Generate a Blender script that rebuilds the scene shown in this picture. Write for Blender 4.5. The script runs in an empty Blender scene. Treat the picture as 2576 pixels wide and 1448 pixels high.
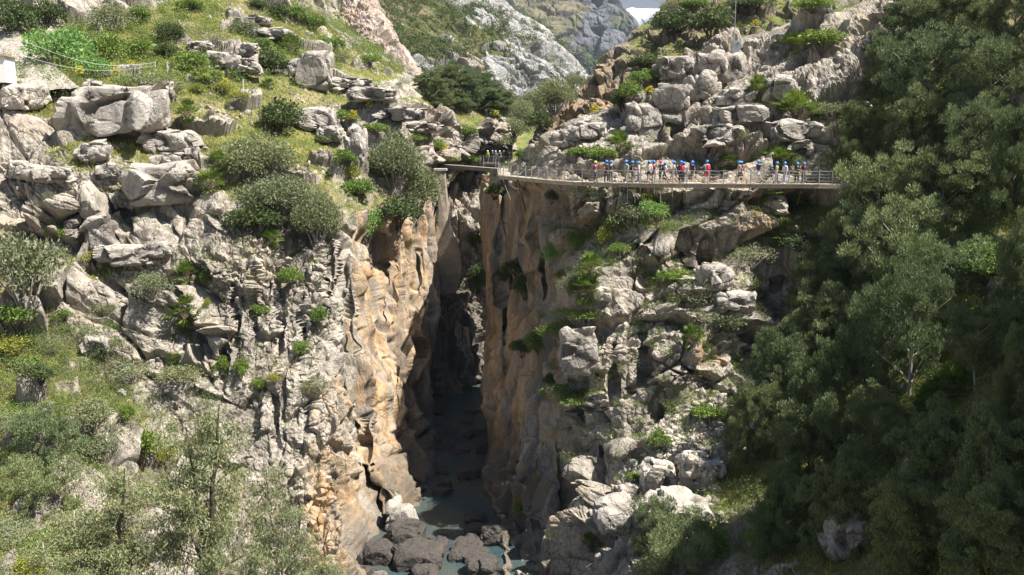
import bpy, math, random
import numpy as np
from mathutils import Vector, Matrix

# ------------------------------------------------------------------ camera, world, sun, exposure
SC = bpy.context.scene
COL = SC.collection
CAMZ = 36.0
PITCH = math.radians(9.6)
F = 2230.0                      # focal length in units of the 2576 wide reference frame
cd = bpy.data.cameras.new('camera'); cam = bpy.data.objects.new('camera', cd); COL.objects.link(cam)
cam.location = (0, 0, CAMZ)
cam.rotation_euler = (math.radians(90) - PITCH, 0, 0)
cd.sensor_width = 36.0; cd.lens = 36.0 * F / 2576.0
cd.clip_start = 0.5; cd.clip_end = 9000
SC.camera = cam

SUN_EL = math.radians(59); SUN_AZ = math.radians(108)     # azimuth clockwise from +Y (view direction)
sdir = Vector((math.cos(SUN_EL) * math.sin(SUN_AZ), math.cos(SUN_EL) * math.cos(SUN_AZ), math.sin(SUN_EL)))
sl = bpy.data.lights.new('sun', 'SUN'); sl.energy = 5.0; sl.angle = math.radians(0.5); sl.color = (1.0, 0.955, 0.88)
so = bpy.data.objects.new('sun', sl); COL.objects.link(so)
so.rotation_euler = sdir.to_track_quat('Z', 'Y').to_euler()
W = bpy.data.worlds.new('World'); SC.world = W; W.use_nodes = True
wn = W.node_tree; bg = wn.nodes['Background']
sky = wn.nodes.new('ShaderNodeTexSky'); sky.sky_type = 'NISHITA'; sky.sun_disc = False
sky.sun_elevation = SUN_EL; sky.sun_rotation = SUN_AZ; sky.air_density = 1.0; sky.dust_density = 1.5; sky.ozone_density = 1.0
wn.links.new(sky.outputs[0], bg.inputs[0]); bg.inputs[1].default_value = 0.05
SC.view_settings.view_transform = 'Standard'; SC.view_settings.look = 'None'
SC.view_settings.exposure = 1.2; SC.view_settings.gamma = 1.0
SC.cycles.use_denoising = True
SC.cycles.max_bounces = 5; SC.cycles.diffuse_bounces = 1; SC.cycles.glossy_bounces = 2
SC.cycles.transmission_bounces = 3; SC.cycles.transparent_max_bounces = 6; SC.cycles.volume_bounces = 0
SC.cycles.use_adaptive_sampling = False

rng = np.random.default_rng(7)
random.seed(7)
f4 = np.float32

# ------------------------------------------------------------------ reference frame -> world
_cp, _sp = math.cos(PITCH), math.sin(PITCH)
def P3(x, y, Y):
    """world point seen at (x, y) of the 2576x1448 frame, Y metres ahead of the camera"""
    a = (x - 1288.0) / F; b = (724.0 - y) / F
    dy = _cp + b * _sp; dz = -_sp + b * _cp
    return (a * Y / dy, Y, CAMZ + dz * Y / dy)
def px_at(Y):            # frame units per metre at distance Y
    return F / Y
def project(p):
    x, y, z = p[..., 0], p[..., 1], p[..., 2] - CAMZ
    fw = y * _cp - z * _sp; up = y * _sp + z * _cp
    fw = np.maximum(fw, 1e-3)
    return 1288 + F * x / fw, 724 - F * up / fw, fw

# ------------------------------------------------------------------ noise
def _hash(ix, iy, iz, seed):
    h = (ix.astype(np.uint32) * np.uint32(374761393) + iy.astype(np.uint32) * np.uint32(668265263)
         + iz.astype(np.uint32) * np.uint32(2246822519) + np.uint32((seed * 3266489917) & 0xffffffff))
    h ^= h >> np.uint32(15); h *= np.uint32(2246822519); h ^= h >> np.uint32(13); h *= np.uint32(3266489917); h ^= h >> np.uint32(16)
    return h
def _f(h, k=0):
    if k: h = (h * np.uint32(747796405 + 2 * k)) ; h = h ^ (h >> np.uint32(16))
    return (h & np.uint32(0xffffff)).astype(f4) * f4(1 / 16777216.0)
def vnoise(p, seed=0):
    """value noise in -1..1"""
    i = np.floor(p).astype(np.int64); t = (p - i).astype(f4); t = t * t * (3 - 2 * t)
    out = 0
    for dx in (0, 1):
        wx = t[:, 0] if dx else 1 - t[:, 0]
        for dy in (0, 1):
            wy = t[:, 1] if dy else 1 - t[:, 1]
            for dz in (0, 1):
                wz = t[:, 2] if dz else 1 - t[:, 2]
                out = out + wx * wy * wz * _f(_hash(i[:, 0] + dx, i[:, 1] + dy, i[:, 2] + dz, seed))
    return out * 2 - 1
def fbm(p, octv=4, seed=0, gain=0.5):
    a, s, o = 1.0, 0, 0
    q = p.astype(f4)
    for k in range(octv):
        o = o + a * vnoise(q, seed + k * 17); s += a; a *= gain; q = q * 2.03 + 11.3
    return o / s
def ridged(p, octv=4, seed=0, gain=0.55):
    a, s, o = 1.0, 0, 0
    q = p.astype(f4)
    for k in range(octv):
        o = o + a * (1 - 2.6 * np.abs(vnoise(q, seed + k * 13))); s += a; a *= gain; q = q * 2.07 + 7.1
    return o / s
def worley(p, seed=0):
    i = np.floor(p).astype(np.int64); n = len(p); pf = p.astype(f4)
    F1 = np.full(n, 9, f4); F2 = np.full(n, 9, f4); hid = np.zeros(n, np.uint32)
    dv = np.zeros((n, 3), f4)
    for dx in (-1, 0, 1):
        for dy in (-1, 0, 1):
            for dz in (-1, 0, 1):
                cx, cy, cz = i[:, 0] + dx, i[:, 1] + dy, i[:, 2] + dz
                h = _hash(cx, cy, cz, seed)
                vx = pf[:, 0] - (cx + 0.1 + 0.8 * _f(h)).astype(f4)
                vy = pf[:, 1] - (cy + 0.1 + 0.8 * _f(h, 1)).astype(f4)
                vz = pf[:, 2] - (cz + 0.1 + 0.8 * _f(h, 2)).astype(f4)
                d = vx * vx + vy * vy + vz * vz
                m = d < F1
                F2 = np.where(m, F1, np.minimum(F2, d))
                F1 = np.where(m, d, F1); hid = np.where(m, h, hid)
                dv[m, 0] = vx[m]; dv[m, 1] = vy[m]; dv[m, 2] = vz[m]
    return np.sqrt(F1), np.sqrt(F2), hid, dv
def sstep(a, b, x):
    t = np.clip((x - a) / (b - a), 0, 1); return t * t * (3 - 2 * t)
def rotm(ax, deg):
    return np.array(Matrix.Rotation(math.radians(deg), 3, ax), dtype=f4)
def blocks(p, size, rot=None, seed=0, tilt=0.5, crack=0.5, cw=0.07, warp=0.25, rnd=1.0):
    """fractured rock: every cell is a tilted facet, grooves where cells meet; about -1..1 in units of size"""
    q = p.astype(f4)
    if rot is not None: q = q @ rot.T
    sz = np.array(size, dtype=f4)
    q = q / sz
    if warp:
        w = np.stack([vnoise(q * 1.3 + 5, seed + 3), vnoise(q * 1.3 + 25, seed + 4), vnoise(q * 1.3 + 45, seed + 5)], 1)
        q = q + w * warp
    f1, f2, h, dv = worley(q, seed)
    tv = np.stack([_f(h, 5), _f(h, 6), _f(h, 7)], 1) * 2 - 1
    g = (tv * dv).sum(1) * tilt * 1.6 + (_f(h, 9) - 0.5) * rnd
    e = f2 - f1
    g = g * sstep(0.0, 0.10, e)
    g = g - crack * np.exp(-(e / cw) ** 2) - 0.10 * np.exp(-(e / (cw * 2.5)) ** 2)
    return g, h

# ------------------------------------------------------------------ tagging and meshes
def tag(o, label=None, cat=None, group=None, kind=None):
    if label: o['label'] = label
    if cat: o['category'] = cat
    if group: o['group'] = group
    if kind: o['kind'] = kind
    return o
def fastmesh(name, verts, faces, smooth=False, attrs=None, mats=()):
    """verts (N,3), faces (M,k) numpy with constant k, or list of such arrays"""
    me = bpy.data.meshes.new(name)
    fl = faces if isinstance(faces, list) else [faces]
    fl = [f for f in fl if len(f)]
    verts = np.ascontiguousarray(verts, dtype=f4)
    me.vertices.add(len(verts)); me.vertices.foreach_set('co', verts.ravel())
    idx = np.concatenate([f.ravel() for f in fl]).astype(np.int32)
    tot = np.concatenate([np.full(len(f), f.shape[1], np.int32) for f in fl])
    st = np.concatenate([[0], np.cumsum(tot)[:-1]]).astype(np.int32)
    me.loops.add(len(idx)); me.loops.foreach_set('vertex_index', idx)
    me.polygons.add(len(tot)); me.polygons.foreach_set('loop_start', st)
    me.polygons.foreach_set('use_smooth', np.full(len(tot), smooth, dtype=bool))
    if attrs:
        for k, a in attrs.items():
            at = me.attributes.new(k, 'FLOAT', 'POINT'); at.data.foreach_set('value', a.astype(f4))
    for m in mats: me.materials.append(m)
    me.update(calc_edges=True)
    return me
def addobj(name, me, parent=None, loc=(0, 0, 0), rot=(0, 0, 0), scl=(1, 1, 1)):
    o = bpy.data.objects.new(name, me); COL.objects.link(o)
    o.location = loc; o.rotation_euler = rot; o.scale = scl
    if parent: o.parent = parent
    return o

# ------------------------------------------------------------------ materials
class NT:
    def __init__(s, name):
        s.m = bpy.data.materials.new(name); s.m.use_nodes = True; s.t = s.m.node_tree; s.n = s.t.nodes
        s.b = s.n['Principled BSDF']; s.out = s.n['Material Output']
    def new(s, t, **k):
        n = s.n.new(t)
        for a, v in k.items(): setattr(n, a, v)
        return n
    def l(s, a, b): s.t.links.new(a, b)
    def setin(s, sock, v):
        if isinstance(v, bpy.types.NodeSocket): s.l(v, sock)
        elif isinstance(v, (tuple, list)) and len(v) == 3 and sock.type == 'RGBA': sock.default_value = (*v, 1)
        else: sock.default_value = v
    def noise(s, scale, detail=4, rough=0.55, vec=None, dist=0.0):
        n = s.new('ShaderNodeTexNoise'); n.inputs['Scale'].default_value = scale; n.inputs['Detail'].default_value = detail
        n.inputs['Roughness'].default_value = rough; n.inputs['Distortion'].default_value = dist
        if vec: s.l(vec, n.inputs['Vector'])
        return n.outputs['Fac']
    def ramp(s, fac, a, b):
        n = s.new('ShaderNodeMapRange'); n.clamp = True; s.setin(n.inputs['Value'], fac)
        n.inputs['From Min'].default_value = a; n.inputs['From Max'].default_value = b
        return n.outputs['Result']
    def mix(s, fac, a, b, mode='MIX'):
        n = s.new('ShaderNodeMix', data_type='RGBA', blend_type=mode)
        s.setin(n.inputs[0], fac); s.setin(n.inputs[6], a); s.setin(n.inputs[7], b)
        return n.outputs[2]
    def math(s, op, a, b=0.0):
        n = s.new('ShaderNodeMath', operation=op); s.setin(n.inputs[0], a); s.setin(n.inputs[1], b); return n.outputs[0]
    def mapping(s, vec, scale=(1, 1, 1), rot=(0, 0, 0)):
        n = s.new('ShaderNodeMapping'); s.l(vec, n.inputs['Vector']); n.inputs['Scale'].default_value = scale
        n.inputs['Rotation'].default_value = rot; return n.outputs[0]
    def attr(s, name):
        n = s.new('ShaderNodeAttribute'); n.attribute_name = name; return n.outputs['Fac']
    def coord(s, k='Object'):
        return s.new('ShaderNodeTexCoord').outputs[k]
    def bump(s, h, strength, dist):
        n = s.new('ShaderNodeBump'); n.inputs['Strength'].default_value = strength; n.inputs['Distance'].default_value = dist
        s.l(h, n.inputs['Height']); s.l(n.outputs[0], s.b.inputs['Normal']); return n
def simple(name, col, rough=0.7, metal=0.0, var=0.12, scale=6.0, bump=0.0):
    t = NT(name); c = t.coord()
    n = t.noise(scale, 5, 0.6, c)
    a = tuple(x * (1 - var) for x in col); b = tuple(min(1, x * (1 + var)) for x in col)
    t.setin(t.b.inputs['Base Color'], t.mix(t.ramp(n, 0.3, 0.7), a, b))
    t.b.inputs['Roughness'].default_value = rough; t.b.inputs['Metallic'].default_value = metal
    if bump: t.bump(t.noise(scale * 3, 4, 0.6, c), 0.6, bump)
    return t.m

def terrain_mat(name, grey=(0.43, 0.385, 0.325), grey2=(0.22, 0.192, 0.16), orange=(0.36, 0.205, 0.085), orange2=(0.56, 0.42, 0.27),
                grass=(0.105, 0.14, 0.035), grass2=(0.22, 0.215, 0.065), soil=(0.40, 0.32, 0.22), scale=1.0, bstr=0.5, streak=1.0):
    t = NT(name); c = t.coord(); s = scale
    big = t.noise(0.09 * s, 4, 0.6, c); med = t.noise(0.7 * s, 5, 0.65, c, 0.4); fine = t.noise(5.0 * s, 5, 0.7, c)
    vstr = t.noise(1.0 * s, 4, 0.6, t.mapping(c, (1.3, 1.3, 0.10)), 0.3)
    rock = t.mix(t.ramp(med, 0.35, 0.68), grey2, grey)
    rock = t.mix(t.ramp(fine, 0.35, 0.8), rock, tuple(min(1, x * 1.45) for x in grey))
    rock = t.mix(t.math('MULTIPLY', t.ramp(t.noise(0.16 * s, 5, 0.65, c, 0.6), 0.50, 0.68), 0.55), rock, tuple(x * y for x, y in zip(grey2, (.80, .83, .88))))
    rock = t.mix(t.math('MULTIPLY', t.ramp(t.noise(0.11 * s, 4, 0.6, t.mapping(c, (1, 1, 1), (1, 2, 3))), 0.52, 0.7), 0.5), rock, tuple(x * y for x, y in zip(grey, (1.08, .93, .78))))
    # dark vertical water stains and lichen
    st = t.math('MULTIPLY', t.ramp(vstr, 0.48, 0.68), 0.7 * streak)
    rock = t.mix(st, rock, tuple(x * 0.42 for x in grey2))
    og = t.mix(t.ramp(vstr, 0.30, 0.62), orange, orange2)
    og = t.mix(t.math('MULTIPLY', t.ramp(t.noise(1.1 * s, 5, 0.65, t.mapping(c, (0.55, 0.55, 0.07)), 0.9), 0.44, 0.60), 0.85), og, t.mix(fine, grey2, tuple(x*.9 for x in grey)))
    of = t.ramp(t.math('ADD', t.attr('orange'), t.math('MULTIPLY', t.math('SUBTRACT', t.noise(0.45 * s, 5, 0.65, t.mapping(c, (1, 1, .35)), .6), 0.5), 2.4)), 0.40, 0.80)
    rock = t.mix(of, rock, og)
    # fine joints
    wv = t.new('ShaderNodeVectorMath', operation='ADD'); wn_ = t.new('ShaderNodeTexNoise'); wn_.inputs['Scale'].default_value = 0.9 * s; wn_.inputs['Detail'].default_value = 4; t.l(c, wn_.inputs['Vector'])
    t.l(t.mapping(c, (1, 1, 1)), wv.inputs[0]); t.l(wn_.outputs['Color'], wv.inputs[1])
    vo = t.new('ShaderNodeTexVoronoi', feature='DISTANCE_TO_EDGE'); vo.inputs['Scale'].default_value = 0.75 * s; t.l(t.mapping(wv.outputs[0], (1, 1, .5), (.3, .5, 0)), vo.inputs['Vector'])
    vo2 = t.new('ShaderNodeTexVoronoi', feature='DISTANCE_TO_EDGE'); vo2.inputs['Scale'].default_value = 2.1 * s; t.l(t.mapping(wv.outputs[0], (.5, 1, 1), (.2, .6, .4)), vo2.inputs['Vector'])
    jn = t.math('MAXIMUM', t.math('SUBTRACT', 1.0, t.ramp(vo.outputs['Distance'], 0.0, 0.035)), t.math('MULTIPLY', t.math('SUBTRACT', 1.0, t.ramp(vo2.outputs['Distance'], 0.0, 0.05)), 0.6))
    jn = t.math('MULTIPLY', jn, t.ramp(t.noise(0.35 * s, 3, 0.6, c), 0.46, 0.56))
    rock = t.mix(t.math('MULTIPLY', jn, 0.65), rock, (0.10, 0.085, 0.07))
    # darkens cracks, and carries the shade painted low in the gorge
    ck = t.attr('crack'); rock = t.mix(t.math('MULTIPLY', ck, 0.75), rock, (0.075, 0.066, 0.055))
    gn = t.noise(0.5 * s, 5, 0.6, c); gf = t.noise(3.1 * s, 5, 0.7, c)
    g = t.mix(t.ramp(gn, 0.38, 0.62), grass, grass2)
    g = t.mix(t.ramp(gf, 0.50, 0.72), g, tuple(x * 0.42 for x in grass))
    g = t.mix(t.ramp(t.noise(1.7 * s, 4, 0.7, c), 0.62, 0.72), g, soil)
    g = t.mix(t.ramp(big, 0.5, 0.62), g, t.mix(0.5, g, soil))
    gm = t.ramp(t.math('ADD', t.attr('grass'), t.math('MULTIPLY', t.math('SUBTRACT', gf, 0.5), 0.8)), 0.38, 0.58)
    colr = t.mix(gm, rock, g)
    t.setin(t.b.inputs['Base Color'], colr)
    t.b.inputs['Roughness'].default_value = 0.9
    t.b.inputs['Specular IOR Level'].default_value = 0.2
    hb = t.math('ADD', t.math('MULTIPLY', med, 0.5), t.math('MULTIPLY', fine, 0.5))
    hb = t.math('ADD', hb, t.math('MULTIPLY', t.noise(14 * s, 4, 0.7, c), 0.25))
    fis = t.noise(1.1 * s, 7, 0.72, t.mapping(c, (1.2, 1.2, 0.28)), 0.8)
    hb = t.math('ADD', hb, t.math('MULTIPLY', fis, t.math('MULTIPLY', of, 1.6)))
    hb = t.math('SUBTRACT', hb, t.math('MULTIPLY', jn, 0.35))
    t.bump(hb, bstr * 1.25, 0.45 / s)
    return t.m
# ------------------------------------------------------------------ terrain sheets
HAZE = 0.00007
def catmull(a, n_per):
    """a: (R, ..., 3) control points along axis 0; n_per: samples per segment"""
    out = []
    R = len(a)
    for i in range(R - 1):
        p0 = a[max(i - 1, 0)]; p1 = a[i]; p2 = a[i + 1]; p3 = a[min(i + 2, R - 1)]
        for k in range(n_per[i]):
            t = k / n_per[i]
            out.append(0.5 * ((2 * p1) + (-p0 + p2) * t + (2 * p0 - 5 * p1 + 4 * p2 - p3) * t * t + (-p0 + 3 * p1 - 3 * p2 + p3) * t ** 3))
    out.append(a[-1]); return np.array(out)

ZB_W, ZB_H = 1288, 724                       # index of visible ground: half-resolution frame
zb_d = np.full((ZB_H, ZB_W), 1e9, f4); zb_p = np.zeros((ZB_H, ZB_W, 3), f4); zb_n = np.zeros((ZB_H, ZB_W, 3), f4)
zb_g = np.zeros((ZB_H, ZB_W), f4)
def splat(V, N, G):
    x, y, d = project(V)
    xi = (x * 0.5).astype(np.int64); yi = (y * 0.5).astype(np.int64)
    order = np.argsort(-d)                    # far first, near overwrites
    for ox in (0, 1, -1):
        for oy in (0, 1, -1):
            X = xi[order] + ox; Y = yi[order] + oy
            m = (X >= 0) & (X < ZB_W) & (Y >= 0) & (Y < ZB_H) & (d[order] > 1)
            o = order[m]; X = X[m]; Y = Y[m]
            m2 = d[o] < zb_d[Y, X] + (0 if (ox or oy) else 0)
            o = o[m2]; X = X[m2]; Y = Y[m2]
            zb_d[Y, X] = d[o]; zb_p[Y, X] = V[o]; zb_n[Y, X] = N[o]; zb_g[Y, X] = G[o]
def pick(x, y):
    X = min(max(int(x / 2), 0), ZB_W - 1); Y = min(max(int(y / 2), 0), ZB_H - 1)
    if zb_d[Y, X] > 1e8:                     # a gap: take the nearest ground around
        for r in range(2, 60, 3):
            y0, y1, x0, x1 = max(0, Y - r), min(ZB_H, Y + r + 1), max(0, X - r), min(ZB_W, X + r + 1)
            w = zb_d[y0:y1, x0:x1]
            if (w < 1e8).any():
                k = np.unravel_index(int(np.argmin(w)), w.shape); Y, X = y0 + k[0], x0 + k[1]; break
    return Vector(zb_p[Y, X].tolist()), Vector(zb_n[Y, X].tolist()), float(zb_d[Y, X])

def regions(x, y, items, soft=0.35):
    """soft elliptical patches of the ground: items (cx, cy, rx, ry, value)"""
    o = np.zeros(len(x), f4)
    for cx, cy, rx, ry, v in items:
        d = np.sqrt(((x - cx) / rx) ** 2 + ((y - cy) / ry) ** 2)
        o = np.maximum(o, v * (1 - sstep(1 - soft, 1 + soft, d))) if v > 0 else o + v * (1 - sstep(1 - soft, 1 + soft, d))
    return o

def unitv(v): return v / np.maximum(np.linalg.norm(v, axis=-1, keepdims=True), 1e-9)
def strata(P, rot, thick, seed, wav=0.5):
    q = P.astype(f4) @ rot.T; u = q[:, 2] / thick + wav * fbm(P * (0.12 / thick), 3, seed) * 2 + .12 * fbm(P * (0.8 / thick), 3, seed + 1)
    k = np.floor(u); fr = u - k; r = _f(_hash(k.astype(np.int64), k.astype(np.int64) * 0 + 3, k.astype(np.int64) * 0, seed))
    return (sstep(0.0, 0.18, fr) * (1 - .25 * fr) - .5) * (.4 + r) + (r - .5) * .5
def grid_normals(G):
    du = np.gradient(G, axis=1); dv = np.gradient(G, axis=0)
    n = np.cross(du, dv); n /= np.maximum(np.linalg.norm(n, axis=2, keepdims=True), 1e-9)
    return n

def sheet(name, rows, step, disp, mat, orient=None, dents=(), grass=(), orange=(), label=None, grass_slope=0.35, grass_bias=0.0, step3=None, blur=None, index=True, smooth=False):
    """rows: control rows of (x, y, Y) in frame units and metres.
    disp(P, N, x, y, grassmask) -> (displacement along normal, dark cracks and painted shade)"""
    C = np.array([[P3(*q) for q in r] for r in rows], dtype=np.float64)
    im = np.array([[q[:2] for q in r] for r in rows], dtype=np.float64)
    dr = np.linalg.norm(np.diff(im, axis=0), axis=2).mean(1); dc = np.linalg.norm(np.diff(im, axis=1), axis=2).mean(0)
    lr = np.linalg.norm(np.diff(C, axis=0), axis=2); lc = np.linalg.norm(np.diff(C, axis=1), axis=2)
    wr = np.median(lr[:, (len(C[0]) // 4):-2], axis=1) if len(C[0]) > 5 else lr.mean(1); wc = np.median(lc, axis=0)
    m3 = step3 or 0.35
    nr = [max(2, int(math.ceil(max(d / step, l / m3)))) for d, l in zip(dr, wr)]; nc = [max(2, int(math.ceil(max(d / step, l / (m3 * 0.45))))) for d, l in zip(dc, wc)]
    G = catmull(C, nr); G = np.swapaxes(catmull(np.swapaxes(G, 0, 1), nc), 0, 1)
    H, Wd = G.shape[:2]
    N = grid_normals(G)
    to = -(G - np.array([0, 0, CAMZ]));
    sgn = np.sign((N * to).sum(2).mean())     # face the camera side on average
    N = N * sgn
    x, y, d = project(G); x = x.ravel(); y = y.ravel()
    V = G.reshape(-1, 3).astype(f4); Nf = N.reshape(-1, 3).astype(f4)
    for (cx, cy, rx, ry, amt) in dents:       # hollows and buttresses, pushed along the view ground direction
        wgt = np.exp(-(((x - cx) / rx) ** 2 + ((y - cy) / ry) ** 2) ** 1.5)
        V[:, 1] += (amt * wgt).astype(f4)
    if len(dents):
        Nf = (grid_normals(V.reshape(H, Wd, 3).astype(np.float64)) * sgn).reshape(-1, 3).astype(f4)
    gm = regions(x, y, grass) if len(grass) else np.zeros(len(V), f4)
    om = regions(x, y, orange) if len(orange) else np.zeros(len(V), f4)
    h, crack = disp(V, Nf, x, y, gm)
    if blur is not None:                      # the polished wall of the gorge has no detail finer than its grid
        hg = h.reshape(H, Wd).astype(f4); hb = hg.copy()
        p = np.pad(hb, ((0, 0), (2, 2)), mode='edge'); hb = sum(p[:, k:k + Wd] for k in range(5)) / 5
        p = np.pad(hb, ((1, 1), (0, 0)), mode='edge'); hb = (p[:-2] + p[1:-1] + p[2:]) / 3
        bm_ = blur(x, y).reshape(H, Wd); h = (hg * (1 - bm_) + hb * bm_).ravel()
    vd = unitv(np.array([0, 0, CAMZ], f4) - V); nv = np.abs((Nf * vd).sum(1))
    h = h * (0.4 + 0.6 * sstep(0.04, 0.34, nv))          # less relief where the ground is seen edge-on, or it would tear into fins
    V = V + Nf * h[:, None].astype(f4)
    N2 = (grid_normals(V.reshape(H, Wd, 3).astype(np.float64)) * sgn).reshape(-1, 3).astype(f4)
    up = N2[:, 2]
    g = gm * sstep(grass_slope - 0.2, grass_slope + 0.3, up) + grass_bias + 0.35 * sstep(0.75, 0.95, up) * (gm > 0.05)
    i = np.arange(H * Wd).reshape(H, Wd)
    q = np.stack([i[:-1, :-1], i[:-1, 1:], i[1:, 1:], i[1:, :-1]], -1).reshape(-1, 4)
    if sgn > 0: pass
    me = fastmesh(name, V, q, smooth, {'grass': np.clip(g, 0, 1), 'orange': np.clip(om, 0, 1.2), 'crack': np.clip(crack, 0, 1)}, [mat])
    o = addobj(name, me); tag(o, label, None, None, 'structure')
    if index: splat(V, N2, np.clip(g, 0, 1))
    return o, V, N2, g, (H, Wd)

M_ROCK = terrain_mat('limestone')
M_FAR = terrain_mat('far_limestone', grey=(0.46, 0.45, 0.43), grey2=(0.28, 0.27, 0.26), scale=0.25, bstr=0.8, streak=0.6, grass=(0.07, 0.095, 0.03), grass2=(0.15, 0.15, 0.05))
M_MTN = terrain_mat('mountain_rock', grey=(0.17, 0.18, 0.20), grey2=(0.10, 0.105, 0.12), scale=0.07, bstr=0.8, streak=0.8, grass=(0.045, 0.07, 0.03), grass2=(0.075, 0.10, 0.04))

def ext(rows_list, n):
    for r in rows_list: assert len(r) == n, (len(r), r[0])
    return rows_list

# ---- left massif: grassy hillside above, cliff and gorge wall below
A = [
 [(-350,-80,170),(-100,-80,175),(100,-80,180),(250,-80,190),(400,-80,200),(560,-80,210),(680,-80,220),(760,-70,225),(800,-60,230),(830,-50,240),(840,-20,260),(845,40,275)],
 [(-350,0,150),(-100,0,150),(80,0,155),(250,0,160),(400,5,165),(550,5,175),(680,10,185),(760,20,195),(800,35,205),(830,50,215),(860,70,240),(870,110,260)],
 [(-350,70,135),(-100,80,135),(80,90,135),(220,80,140),(380,70,148),(540,70,158),(680,70,170),(780,80,182),(850,95,192),(900,110,200),(940,130,225),(950,180,240)],
 [(-350,150,120),(-100,160,118),(80,160,118),(220,150,122),(380,145,130),(540,140,138),(700,140,150),(840,145,162),(940,155,175),(1010,180,188),(1050,200,210),(1060,250,225)],
 [(-350,205,104),(-100,210,102),(80,212,102),(230,210,104),(390,212,110),(560,212,118),(740,215,130),(900,215,145),(1020,218,160),(1120,240,172),(1160,260,190),(1170,300,205)],
 [(-350,270,95),(-100,280,94),(80,285,93),(240,290,93),(400,290,97),(580,290,104),(760,300,112),(930,295,125),(1090,290,140),(1240,300,158),(1275,315,172),(1280,345,185)],
 [(-350,345,89),(-100,355,87),(80,360,86),(240,365,86),(400,365,89),(580,365,94),(750,380,99),(900,375,106),(1060,365,124),(1235,350,148),(1270,355,160),(1280,390,170)],
 [(-350,430,84),(-100,440,82),(80,445,81),(240,445,81),(400,445,83),(580,445,86),(740,460,89),(880,455,93),(1020,435,106),(1120,408,125),(1160,405,135),(1165,430,146)],
 [(-350,520,80),(-100,530,79),(80,535,78.5),(240,540,79),(400,540,79.5),(580,540,81),(740,560,82),(870,560,86),(1000,530,96),(1100,490,114),(1108,495,124),(1080,520,132)],
 [(-350,630,77),(-100,640,76),(80,650,76),(240,655,76.5),(400,655,76.5),(580,660,77),(720,665,77.5),(850,660,81),(960,640,90),(1088,620,107),(1090,640,117),(1050,660,126)],
 [(-350,760,73),(-100,770,72.5),(80,780,73),(240,790,74),(400,790,74),(560,790,74.5),(700,790,75),(830,790,77),(940,780,85),(1095,760,104),(1090,780,114),(1050,800,122)],
 [(-350,900,68),(-100,910,68),(80,920,68.5),(240,925,71),(400,930,72),(560,930,72),(690,930,72),(820,930,73),(930,930,79),(1072,910,98),(1070,930,108),(1030,940,116)],
 [(-350,1050,61),(-100,1060,61),(80,1070,62),(240,1080,65),(400,1085,68.5),(550,1085,69.5),(690,1085,69),(810,1080,69.5),(910,1080,74),(1082,1040,95),(1080,1060,103),(1040,1080,110)],
 [(-350,1190,54),(-100,1200,54),(80,1210,55),(240,1220,59),(400,1225,63.5),(550,1225,66),(690,1225,66),(810,1225,66),(910,1220,70),(1085,1180,83),(1080,1200,92),(1040,1220,98)],
 [(-350,1330,47),(-100,1340,47),(80,1350,49),(240,1360,52),(400,1365,57),(550,1365,61),(690,1365,62),(810,1360,62.3),(895,1345,64.5),(1050,1290,73),(1050,1300,84),(1010,1320,90)],
 [(-350,1480,41),(-100,1490,41),(80,1500,43),(240,1500,46),(400,1500,51),(550,1500,56),(690,1500,58),(800,1490,58.5),(885,1475,59.5),(960,1455,62),(980,1440,74),(960,1440,82)],
 [(-350,1700,34),(-100,1700,34),(80,1700,36),(240,1700,38),(400,1700,42),(550,1700,47),(690,1700,49),(800,1680,50),(885,1660,51),(960,1620,54),(980,1600,64),(960,1600,72)],
]
ext(A, 12)
def steepen(T, base, k):
    for r in range(base):
        T[r] = [(x, y, T[base][j][2] + (Y - T[base][j][2]) * k) for j, (x, y, Y) in enumerate(T[r])]
steepen(A, 7, 0.55)
R_BED = rotm('Y', -24) @ rotm('X', -20)
R_V = rotm('Y', -10)
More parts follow.
